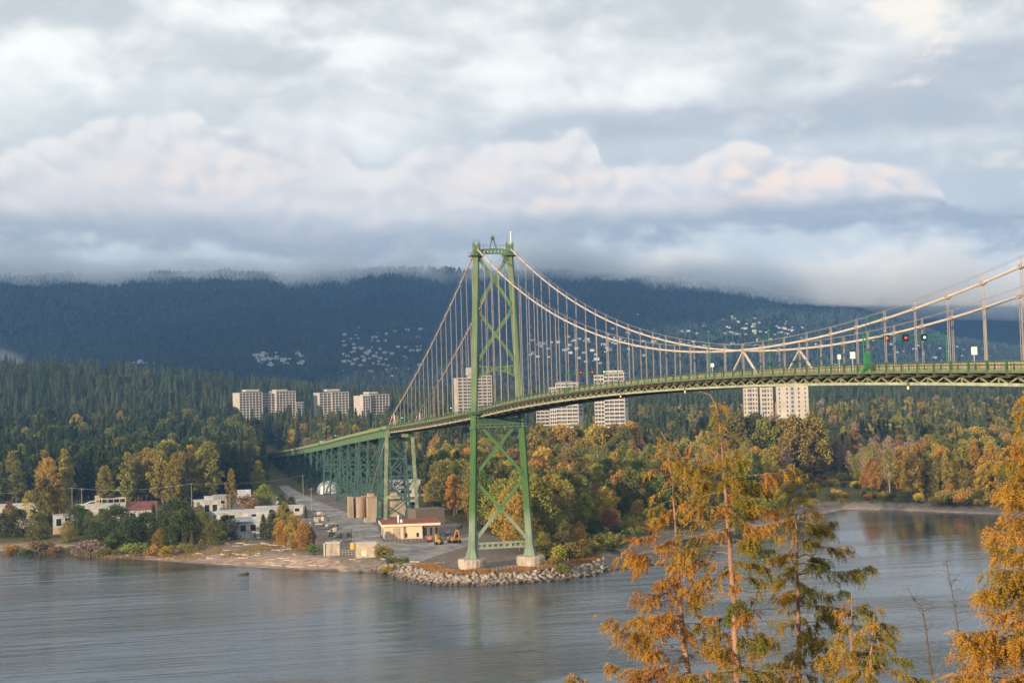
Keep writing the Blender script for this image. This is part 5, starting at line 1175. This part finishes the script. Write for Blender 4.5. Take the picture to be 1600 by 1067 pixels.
# dry grass on the point and by the beach
GRS = leafmat('dry_grass_blade', trans=.2)
def grass(nm, n, f, colr, label, hmin, hmax):
    P = f(n); z = H(P[:, 0], P[:, 1]); rg2 = np.random.default_rng(4); n = len(P); h = rg2.uniform(hmin, hmax, n); a = rg2.uniform(0, 6.28, n); w = .16; lx, ly = rg2.normal(0, .2, n), rg2.normal(0, .2, n)
    V = np.stack([np.stack([P[:, 0]-w*np.cos(a), P[:, 1]-w*np.sin(a), z], 1), np.stack([P[:, 0]+w*np.cos(a), P[:, 1]+w*np.sin(a), z], 1), np.stack([P[:, 0]+lx, P[:, 1]+ly, z+h], 1)], 1).reshape(-1, 3)
    o = link_obj(nm, npmesh(nm, V, np.arange(3*n).reshape(n, 3), GRS)); o.color = (*colr, 1); tag(o, label, None, None, 'stuff')
def pt_grass(n):
    x, y = rg_.uniform(-38, 40, n*12), rg_.uniform(-34, 20, n*12); d_ = shore_d(x, y)
    ok_ = (6.0 < d_) & (d_ < 12.0+3*np.sin(x*.5)+rg_.normal(0, 1, n*12)) & (np.hypot(np.abs(x)-10.2, y) > 6); return np.stack([x, y], 1)[ok_][:n]
grass('dry_grass', 16000, pt_grass, (.34, .20, .07), 'orange dry grass on the point round the piers', .25, .8)
def bk_grass(n):
    P = np.array([at(rg_.uniform(250, 480), rg_.uniform(846, 862))[:2] if rg_.random() < .6 else at(rg_.uniform(0, 300), rg_.uniform(850, 860))[:2] for _ in range(n*2)])
    return P[vnoise(P[:, 0]/7., P[:, 1]/7.) > .45][:n]
grass('beach_grass', 7000, bk_grass, (.24, .17, .05), 'tufts of yellow green grass at the top of the beach', .25, .9)
# ------------------------------------------------------------------ houses on the mountain side
HM = []
for i, (wc, rcx) in enumerate([((.50, .49, .47), (.24, .24, .25)), ((.42, .38, .33), (.15, .14, .14)), ((.42, .44, .46), (.30, .30, .30))]):
    b = MB(); b.box(-9, 9, -5, 5, -6, 3.6); f0 = len(b.f); b.prism([(-5.8, 3.4), (0, 6.2), (5.8, 3.4)], -9.6, 9.6, axis=0); me = b.mesh('hillside_house', mat('house_wall%d' % i, wc, .8, .1, .05)); me.materials.append(mat('house_roof%d' % i, rcx, .8, .1, .05))
    me.polygons.foreach_set('material_index', [0]*f0+[1]*(len(b.f)-f0)); HM.append(me)
HOUSEXY = []; hr_ = random.Random(9); nh = 0
CL = [(395, 475, 553, 570, 34, 'on the slope above the leftmost apartment blocks'), (536, 660, 528, 580, 74, 'on the slope left of the side span cables'), (205, 245, 566, 573, 6, 'alone on the forest edge at the far left'), (815, 1010, 518, 562, 70, 'on the slope behind the hangers right of the tower'), (1010, 1120, 520, 545, 18, 'on the slope left of midspan'), (1130, 1260, 504, 532, 46, 'in the bright cluster on the slope above midspan'), (1260, 1420, 520, 575, 20, 'on the slope behind the lane signals'), (1420, 1600, 530, 566, 32, 'on the slope at the far right')]
for x0, x1, y0, y1, n, where in CL:
    k = 0; tries = 0
    while k < n and tries < n*20:
        tries += 1; px = hr_.uniform(x0, x1); t_ = (px-x0)/(x1-x0); py = hr_.gauss(y0+(y1-y0)*(.65-.35*t_ if x0 == 536 else .5), (y1-y0)*.36)
        q = hit(px, py, 2300, 5400)
        if q is None: continue
        o = bpy.data.objects.new('hillside_house', HM[hr_.choice([0, 0, 1, 2])]); COL.objects.link(o); o.location = (q[0], q[1], q[2]+2.5); o.rotation_euler = (0, 0, hr_.uniform(-.6, .6)); s = hr_.uniform(.26, .58); o.scale = (s*hr_.uniform(.8, 1.3), s, s)
        tag(o, 'small pale house '+where, 'house', 'houses scattered over the mountain side'); HOUSEXY.append((q[0], q[1])); k += 1

# the tide leaves the foot of the rock armour dark and wet
nt = ROCK.node_tree; pb = [n for n in nt.nodes if n.type == 'BSDF_PRINCIPLED'][0]; src_ = pb.inputs['Base Color'].links[0].from_socket
g = nt.nodes.new('ShaderNodeNewGeometry'); sx_ = nt.nodes.new('ShaderNodeSeparateXYZ'); link(nt, g.outputs['Position'], sx_.inputs[0])
mr = nt.nodes.new('ShaderNodeMapRange'); mr.inputs[1].default_value = SEA+.55; mr.inputs[2].default_value = SEA+1.1; mr.inputs[3].default_value = .32; mr.inputs[4].default_value = 1; link(nt, sx_.outputs[2], mr.inputs[0])
vm = nt.nodes.new('ShaderNodeVectorMath'); vm.operation = 'SCALE'; link(nt, src_, vm.inputs[0]); link(nt, mr.outputs[0], vm.inputs['Scale']); link(nt, vm.outputs[0], pb.inputs['Base Color'])
x, y = FARXY
keep_ = np.ones(len(x), bool)
for (cx, cy, rr) in TOWERCLEAR: keep_ &= np.hypot(x-cx, y-cy) > rr
x, y = x[keep_], y[keep_]; n = len(x)
gn = fbm(x/140, y/140, 3)+rng.normal(0, .07, n); kd = np.where(gn > .56, rng.choice([5, 6, 4], n), np.where(gn > .47, rng.choice([3, 4, 0, 7], n), rng.choice([0, 1, 2, 7], n)))
D_ = np.hypot(x-CAM[0], y-CAM[1])
kd = np.where(((D_ > 1250) | (x < 60)) & (kd >= 5), rng.choice([0, 1, 3, 7], n), kd)
s = rng.uniform(.62, 1.3, n)*np.where(kd >= 3, .85, 1.0)
Z = Hall(x, y)-.5
scatter('forest', 'dark mixed forest rising to the foot of the mountains', np.stack([x, y, Z], 1), np.stack([s, s, s], 1), kd, coll, np.array([q[1] for q in FARP])[kd]*np.array([1.12, 1., .95])*rng.uniform(1.5, 2.8, (n, 1)))
# mountain forest: low crowns too many to count
def lowfir(seed):
    rg = np.random.default_rng(seed); b = MB(); b.tube([(0, 0, -2), (0, 0, 6)], .5, 4)
    for t in np.linspace(0, 1, 5)[:-1]:
        n_ = 7; z0, z1 = 3+t*24, 3+t*24+10; r_ = 5.2*(1-t)+1.0; a0 = rg.random()*6
        ring = [(r_*rg.uniform(.6, 1.1)*math.cos(a0+6.283*k/n_), r_*rg.uniform(.6, 1.1)*math.sin(a0+6.283*k/n_), z0+rg.uniform(-1.5, 1.5)) for k in range(n_)]
        b.add(ring+[(rg.normal(0, .3), rg.normal(0, .3), z1)], [(k, (k+1) % n_, n_) for k in range(n_)])
    return b.mesh('lowfir', LEAFI)
SLC = np.array([(.036, .056, .048), (.046, .066, .052), (.060, .074, .052)]); coll = proto_collection('slope_kind', [(lowfir(i+1), SLC[i]) for i in range(3)])
n = 42000; D = np.sqrt(rng.uniform(2450**2, 5250**2, n)); B = rng.uniform(YAW-.35, YAW+.35, n); x, y = CAM[0]+np.sin(B)*D, CAM[1]+np.cos(B)*D
gn = fbm(x/220, y/220, 3)
za = HA(x, y); s = rng.uniform(.55, 1.15, n); kd = np.where(gn > .5, 1, 0); kd = np.where(rng.random(n) < .12, 2, kd)
okk = np.ones(n, bool); low_ = np.ones(n)
for (hx, hy) in HOUSEXY:
    low_ = np.where(np.hypot(x-hx, y-hy) < 42, .55, low_); okk &= ~((np.abs((x-CAM[0])*math.cos(YAW)-(y-CAM[1])*math.sin(YAW)-(hx-CAM[0])*math.cos(YAW)+(hy-CAM[1])*math.sin(YAW)) < 6) & (np.hypot(x-hx, y-hy) < 16))
s = s*low_; x, y, za, s, kd = x[okk], y[okk], za[okk], s[okk], kd[okk]
scatter('slope_forest', 'forest covering the dark slope under the cloud', np.stack([x, y, za-1], 1), np.stack([s*1.2, s*1.2, s*.52], 1), kd, coll, SLC[kd]*(rng.uniform(.7, 1.35, len(s))*np.clip(.4+1.3*fbm(x/500, y/900, 4), .5, 1.7))[:, None])
# ------------------------------------------------------------------ foreground conifers below the viewpoint
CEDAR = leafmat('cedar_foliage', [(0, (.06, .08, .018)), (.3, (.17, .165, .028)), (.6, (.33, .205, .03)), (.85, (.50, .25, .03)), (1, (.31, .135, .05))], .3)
TRUNK = mat('fir_bark', (.26, .15, .10), .9, .35, 3.5, bump=.4, stretch=(1, 1, .25)); TWIG = mat('dead_twig', (.22, .14, .09), .9, .25, 4)
def spray(axes, rng, leaf=.085, per=16):
    """hanging flat sprays: axes = (origin, direction, length, tint); small leaflets in pairs along each"""
    O = np.array([a[0] for a in axes]); Dv = np.array([a[1] for a in axes]); L = np.array([a[2] for a in axes]); T = np.array([a[3] for a in axes]); n = len(O)
    Dv = Dv/np.linalg.norm(Dv, axis=1)[:, None]; side = np.cross(Dv, rng.normal(size=(n, 3))); side /= np.linalg.norm(side, axis=1)[:, None]; nor = np.cross(side, Dv)
    s = (np.arange(per)+.5)/per; sg = np.where(np.arange(per) % 2 == 0, 1., -1.)
    s = s[None]+rng.normal(0, .04, (n, per)); wid = L[:, None]*.34*(1-s*.75)
    base = O[:, None]+Dv[:, None]*(s*L[:, None])[..., None]; base = base+np.array([0, 0, -1.])*(s**2*L[:, None]*.35)[..., None]
    dr = Dv[:, None]*.75+side[:, None]*(sg*rng.uniform(.5, 1.1, (n, per)))[..., None]+nor[:, None]*rng.normal(0, .35, (n, per))[..., None]; dr /= np.linalg.norm(dr, axis=2)[..., None]
    ln = np.maximum(leaf*.6, wid)*rng.uniform(.7, 1.25, (n, per)); pr = np.cross(dr, nor[:, None]+rng.normal(0, .4, (n, per, 3))); pr /= np.linalg.norm(pr, axis=2)[..., None]; w = leaf*.42
    a = base; c = base+dr*ln[..., None]; mI = base+dr*(ln*.5)[..., None]
    V = np.stack([a, mI+pr*w*.55, c, mI-pr*w*.55], 2).reshape(-1, 3); F = np.arange(len(V)).reshape(-1, 4)
    tint = np.repeat(np.clip(T[:, None]+rng.normal(0, .07, (n, per)), 0, 1).reshape(-1), 4); return V, F, tint
def conifer(label, path_px, D, zb, r_bot, branches, seed, tint, name='fir_tree', group=None, side_bias=None, dens=1.0, dead_tint=None, leaf=.085, bare=0):
    """trunk follows the photographed line at distance D down to the ground; branches: list of (row, reach to the left px, to the right px)"""
    rng = np.random.default_rng(seed); pts = [atD(x, y, D) for x, y in path_px]; k = D/FPX
    b0 = pts[-1]; g = float(H(np.array([b0[0]]), np.array([b0[1]]))[0]); base = np.array([b0[0], b0[1], g-.5]); pts.append(base)
    pts = np.array(pts); cum = np.concatenate([[0], np.cumsum(np.linalg.norm(np.diff(pts, axis=0), axis=1))])
    t = thing(name, label, 'tree', base, 0, group); org = base
    rad = [max(.018, r_bot*(c/(cum[-2]))**.85) for c in cum[:-1]]+[r_bot*1.9]
    pf = []; rf = []
    for i in range(len(pts)-1):
        for s in np.linspace(0, 1, 6)[:-1]: pf.append(pts[i]*(1-s)+pts[i+1]*s+rng.normal(0, .012, 3)); rf.append(rad[i]*(1-s)+rad[i+1]*s)
    pf.append(pts[-1]); rf.append(rad[-1]); tr = MB().tube([p-org for p in pf], rf, 8); tr.build('trunk', TRUNK, t, smooth=True)
    rows = np.array([b[0] for b in branches]); rl = np.array([b[1] for b in branches]); rrr = np.array([b[2] for b in branches])
    py = np.array([p[1] for p in path_px]); px = np.array([p[0] for p in path_px]); axes = []; br_ = MB(); row = rows[0]; i = 0
    right = np.array([math.cos(YAW), -math.sin(YAW), 0]); fwd = np.array([math.sin(YAW), math.cos(YAW), 0])
    while row < 1150:
        row += rng.uniform(3.4, 7.0)/dens; i += 1
        if row < py[-1]: c = atD(np.interp(row, py, px), row, D)
        else: c = atD(px[-1], py[-1], D)-np.array([0, 0, (row-py[-1])*k])
        ang = i*2.399+rng.normal(0, .35); cx, cf = math.cos(ang), math.sin(ang); reach = (np.interp(row, rows, rl) if cx < 0 else np.interp(row, rows, rrr))*k
        L = reach*rng.uniform(.55, 1.2)
        if L < .12: continue
        if abs(cx) < .5: L *= .85
        dirh = right*cx+fwd*cf; dead = rng.random() < (dead_tint[1] if dead_tint else .05); drop = rng.uniform(.12, .5); rise = rng.uniform(-.08, .42); nseg = 7
        P = [c+dirh*L*s+np.array([0, 0, L*(rise*s-drop*s*s+.16*s**4)])+rng.normal(0, .02*L, 3)*s for s in np.linspace(0, 1, nseg)]
        br_.tube([p-org for p in P], [max(.006, .0115*L**.8*1.25*(1.05-s)) for s in np.linspace(0, 1, nseg)], 4, False)
        tb = tint+rng.normal(0, .13)+(.10 if cx < 0 else -.06);  # sunlit left put into the tint: golder sprays there, greener on the right
        if dead and dead_tint: tb = dead_tint[0]
        nb = max(4, int(L/.105)); thin = .35 if row < bare else 1.; inner = rng.choice([.15, .25, .5], p=[.4, .35, .25])
        nb = max(2, int(nb*thin*rng.uniform(.5, 1.15))); P = np.array(P)
        for j in range(nb):
            s = rng.uniform(inner, 1) if L > .8 else rng.uniform(.05, 1); q = np.array([np.interp(s, np.linspace(0, 1, nseg), P[:, a_]) for a_ in range(3)])
            if dead and rng.random() < .35: continue
            sidev = np.cross(dirh, (0, 0, 1))*rng.choice([-1, 1]); tl = L*.38*(1.2-s)*rng.uniform(.4, 1.2)+.12
            td = dirh*.75+sidev*rng.uniform(.4, 1.1)+np.array([0, 0, rng.uniform(-.65, .12)]); td /= np.linalg.norm(td); e = q+td*tl+np.array([0, 0, -.18*tl])
            br_.tube([q-org, e-org], [.007, .003], 3, False)
            for z_ in range(max(2, int(tl/.085))):
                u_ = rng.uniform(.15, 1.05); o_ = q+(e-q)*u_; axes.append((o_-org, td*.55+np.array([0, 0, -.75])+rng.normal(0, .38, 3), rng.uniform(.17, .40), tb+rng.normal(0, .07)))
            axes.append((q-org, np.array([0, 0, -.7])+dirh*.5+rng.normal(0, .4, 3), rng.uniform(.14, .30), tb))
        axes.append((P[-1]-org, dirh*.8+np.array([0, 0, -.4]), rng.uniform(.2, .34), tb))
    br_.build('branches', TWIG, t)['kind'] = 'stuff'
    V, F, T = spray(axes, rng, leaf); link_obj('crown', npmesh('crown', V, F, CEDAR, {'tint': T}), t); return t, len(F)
NF = []
FG = 'autumn coloured conifers in front of the viewpoint'
NF.append(conifer('thin orange brown fir with a bent bare top, leftmost of the tall foreground conifers', [(1033, 674), (1042, 690), (1050, 750), (1056, 830), (1060, 900), (1068, 1000), (1078, 1067)], 66, 0, .125,
   [(678, 8, 10), (720, 30, 14), (760, 42, 16), (800, 45, 18), (840, 70, 22), (880, 108, 35), (905, 74, 35), (950, 118, 45), (1000, 128, 50), (1040, 124, 60), (1067, 120, 70), (1150, 140, 80)], 1, .68, group=FG, dens=.88, dead_tint=(.95, .12), bare=770))
NF.append(conifer('tallest foreground fir, its pale bare leader bent over at the top', [(1093, 612), (1108, 616), (1118, 630), (1124, 660), (1129, 710), (1133, 760), (1140, 850), (1146, 940), (1152, 1067)], 61, 0, .150,
   [(616, 5, 18), (640, 6, 18), (668, 14, 34), (690, 60, 40), (718, 66, 90), (760, 78, 92), (800, 78, 80), (850, 80, 82), (880, 92, 70), (930, 78, 74), (980, 84, 90), (1040, 96, 104), (1150, 110, 110)], 2, .46, group=FG, dens=1.02, dead_tint=(.93, .28), bare=712))
NF.append(conifer('green gold fir with an open crown, right of the tallest one', [(1241, 722), (1243, 760), (1245, 850), (1247, 930), (1250, 1067)], 68, 0, .12,
   [(722, 4, 6), (740, 20, 20), (770, 26, 34), (800, 22, 58), (840, 30, 58), (872, 44, 96), (900, 60, 120), (930, 40, 90), (980, 55, 70), (1040, 66, 70), (1150, 80, 80)], 3, .44, group=FG, dens=.95))
NF.append(conifer('low fir with golden upswept tips, right of the green gold fir', [(1366, 960), (1362, 1000), (1358, 1067)], 58, 0, .08,
   [(962, 14, 40), (985, 40, 62), (1010, 50, 66), (1040, 55, 70), (1067, 60, 74), (1150, 70, 80)], 4, .42, group=FG, dens=1.2))
NF.append(conifer('slender young fir with a twiggy top between the green gold fir and the dead saplings', [(1331, 925), (1330, 980), (1330, 1067)], 63, 0, .06,
   [(932, 16, 22), (960, 24, 70), (985, 34, 50), (1010, 44, 50), (1067, 54, 54), (1150, 60, 60)], 5, .38, group=FG, dens=1.0, dead_tint=(.9, .2)))
NF.append(conifer('big bright orange cedar filling the right edge', [(1640, 560), (1640, 640), (1634, 720), (1630, 800), (1628, 900), (1626, 1067)], 46, 0, .22,
   [(575, 12, 20), (620, 46, 50), (660, 56, 60), (700, 62, 60), (750, 78, 70), (800, 62, 70), (840, 112, 70), (872, 112, 70), (905, 92, 70), (950, 102, 70), (1000, 124, 70), (1040, 136, 70), (1150, 150, 70)], 6, .66, 'cedar_tree', FG, dens=1.7, leaf=.075))
NF.append(conifer('tip of a small golden sapling at the bottom edge, left of the tall firs', [(897, 1051), (897, 1067)], 50, 0, .03, [(1050, 8, 9), (1067, 14, 14), (1150, 20, 20)], 7, .6, 'sapling', FG, dens=1.6))
def dead(label, path, D, seed, r=.045):
    rng = np.random.default_rng(seed); pts = [atD(x, y, D) for x, y in path]; g = float(H(np.array([pts[-1][0]]), np.array([pts[-1][1]]))[0]); base = np.array([pts[-1][0], pts[-1][1], g-.3]); pts.append(base); t = thing('dead_sapling', label, 'tree', base, 0, 'leafless saplings in front of the water')
    n = len(pts); MB().tube([p-base for p in pts], [max(.01, r*(i/(n-2))**.8) if i < n-1 else r*1.8 for i in range(n)], 6).build('trunk', mat('dead_bark', (.10, .075, .06), .9, .3, 3), t); b = MB()
    for i in range(26):
        s = rng.uniform(0, n-2.01); j = int(s); q = pts[j]+(pts[j+1]-pts[j])*(s-j); d = rng.normal(size=3); d[2] = abs(d[2])*.4+.1; d /= np.linalg.norm(d); L = rng.uniform(.2, .75); e = q+d*L; b.tube([q-base, (q+e)/2-base+np.array([0, 0, .03]), e-base], [.010, .007, .003], 3, False)
        for _ in range(3): e2 = e+rng.normal(0, .16, 3); b.tube([(q*.3+e*.7)-base, e2-base], [.005, .002], 3, False)
    b.build('twigs', mat('dead_bark', (0, 0, 0)), t)['kind'] = 'stuff'
dead('leafless sapling with a crooked top, nearer the green gold fir', [(1424, 934), (1441, 948), (1447, 985), (1452, 1030), (1458, 1067)], 52, 1)
dead('straight leaning leafless sapling beside the orange cedar', [(1479, 877), (1486, 915), (1494, 962), (1499, 1000), (1504, 1067)], 52, 2, .035)
print('foreground leaflets', [q[1] for q in NF])
# ------------------------------------------------------------------ the low bank of cloud lying on the mountain
m, nt, out = newmat('cloud'); v = nt.nodes.new('ShaderNodeVolumePrincipled'); link(nt, v.outputs[0], out.inputs['Volume'])
v.inputs['Color'].default_value = (.93, .965, 1.0, 1); v.inputs['Anisotropy'].default_value = 0
g = nt.nodes.new('ShaderNodeTexCoord'); sx_ = nt.nodes.new('ShaderNodeSeparateXYZ'); link(nt, g.outputs['Object'], sx_.inputs[0])
def nz(scale, det, st=(1, 1, 1)):
    mp = nt.nodes.new('ShaderNodeMapping'); mp.inputs['Scale'].default_value = st; link(nt, g.outputs['Object'], mp.inputs[0])
    n_ = nt.nodes.new('ShaderNodeTexNoise'); n_.inputs['Scale'].default_value = scale; n_.inputs['Detail'].default_value = det; n_.inputs['Roughness'].default_value = .6; link(nt, mp.outputs[0], n_.inputs['Vector']); return E(n_.outputs[0])
big_, sml = nz(.0011, 2), nz(.0042, 5, (1, 1, 1.6))
ox, oy, oz = (E(sx_.outputs[k_]) for k_ in range(3))
oy = E.op('SQRT', ox*ox+(oy+5650)*(oy+5650))-5650
basez = ox*-.047-165+(big_-.5)*260+(sml-.5)*420
dens = step(-15, 75, oz-basez)*(1-step(120, 260, oz-basez))*step(-820, -600, oy+(sml-.5)*200)*(1-step(300, 600, oy))*step(-3300, -2700, ox)*(1-step(2700, 3300, ox))
dm_ = dens*.013
nt.links.new(dm_.s, v.inputs['Density'])
cbm = MB(); NB = 25
for b_ in np.linspace(-.52, .52, NB):
    for D_ in (4800, 5980):
        for z_ in (-75, 330): cbm.v.append((D_*math.sin(b_), D_*math.cos(b_)-5650, z_-.047*D_*math.sin(b_)))
for k_ in range(NB-1):
    a_, c_ = 4*k_, 4*k_+4; cbm.f += [(a_, c_, c_+1, a_+1), (a_+2, a_+3, c_+3, c_+2), (a_, a_+2, c_+2, c_), (a_+1, c_+1, c_+3, a_+3)]
cbm.f += [(0, 1, 3, 2), (4*NB-4, 4*NB-2, 4*NB-1, 4*NB-3)]
cb_ = cbm.build('cloud_bank', m); cb_.location = (CAM[0]+math.sin(YAW)*5650, CAM[1]+math.cos(YAW)*5650, 440); cb_.rotation_euler = (0, 0, -YAW)
tag(cb_, 'soft grey cloud lying along the top of the mountain', None, None, 'stuff')
m.cycles.volume_step_rate = .25
# an unseen cloud added in the west to keep the mountain side in shade
import bmesh
m, nt, out = newmat('cloud_body'); v = nt.nodes.new('ShaderNodeVolumePrincipled'); link(nt, v.outputs[0], out.inputs['Volume']); v.inputs['Density'].default_value = .006; v.inputs['Color'].default_value = (.95, .97, 1, 1)
bm = bmesh.new(); rgc = np.random.default_rng(2)
s2_, n2_ = (math.sin(SUN_AZ), math.cos(SUN_AZ)), (math.cos(SUN_AZ), -math.sin(SUN_AZ))
for n__ in np.linspace(2180, 5800, 9):
    p = (4300*s2_[0]+n__*n2_[0], 4300*s2_[1]+n__*n2_[1], 1320+rgc.uniform(-80, 80)); mm = Matrix.Translation(p) @ Matrix.Rotation(R(38), 4, 'Z') @ Matrix.Diagonal((rgc.uniform(380, 500), rgc.uniform(300, 380), rgc.uniform(640, 780), 1))
    bmesh.ops.create_icosphere(bm, subdivisions=3, radius=1, matrix=mm)
me = bpy.data.meshes.new('cloud'); bm.to_mesh(me); bm.free(); me.materials.append(m); tag(link_obj('cloud', me), 'unseen heavy cloud added in the west to shade the mountain', None, None, 'stuff')
# a scrap of mist rising from the trees at the far left
m, nt, out = newmat('mist'); v = nt.nodes.new('ShaderNodeVolumePrincipled'); link(nt, v.outputs[0], out.inputs['Volume']); v.inputs['Color'].default_value = (.96, .98, 1, 1)
g = nt.nodes.new('ShaderNodeTexCoord'); ln = nt.nodes.new('ShaderNodeVectorMath'); ln.operation = 'LENGTH'; link(nt, g.outputs['Object'], ln.inputs[0])
nn = nt.nodes.new('ShaderNodeTexNoise'); nn.inputs['Scale'].default_value = 2.2; nn.inputs['Detail'].default_value = 3; link(nt, g.outputs['Object'], nn.inputs['Vector'])
dd2 = E.op('MAXIMUM', 1-E(ln.outputs['Value'])+(E(nn.outputs[0])-.5)*1.2-.1, 0.)*.0045; nt.links.new(dd2.s, v.inputs['Density'])
P = atD(6, 560, 2650); bm = bmesh.new(); bmesh.ops.create_icosphere(bm, subdivisions=3, radius=1.15); me = bpy.data.meshes.new('mist'); bm.to_mesh(me); bm.free(); me.materials.append(m); ms = link_obj('mist', me); ms.location = P; ms.scale = (62, 80, 26); ms.rotation_euler = (0, R(24), 0)
tag(ms, 'small wisp of pale mist over the dark forest at the far left', None, None, 'stuff')
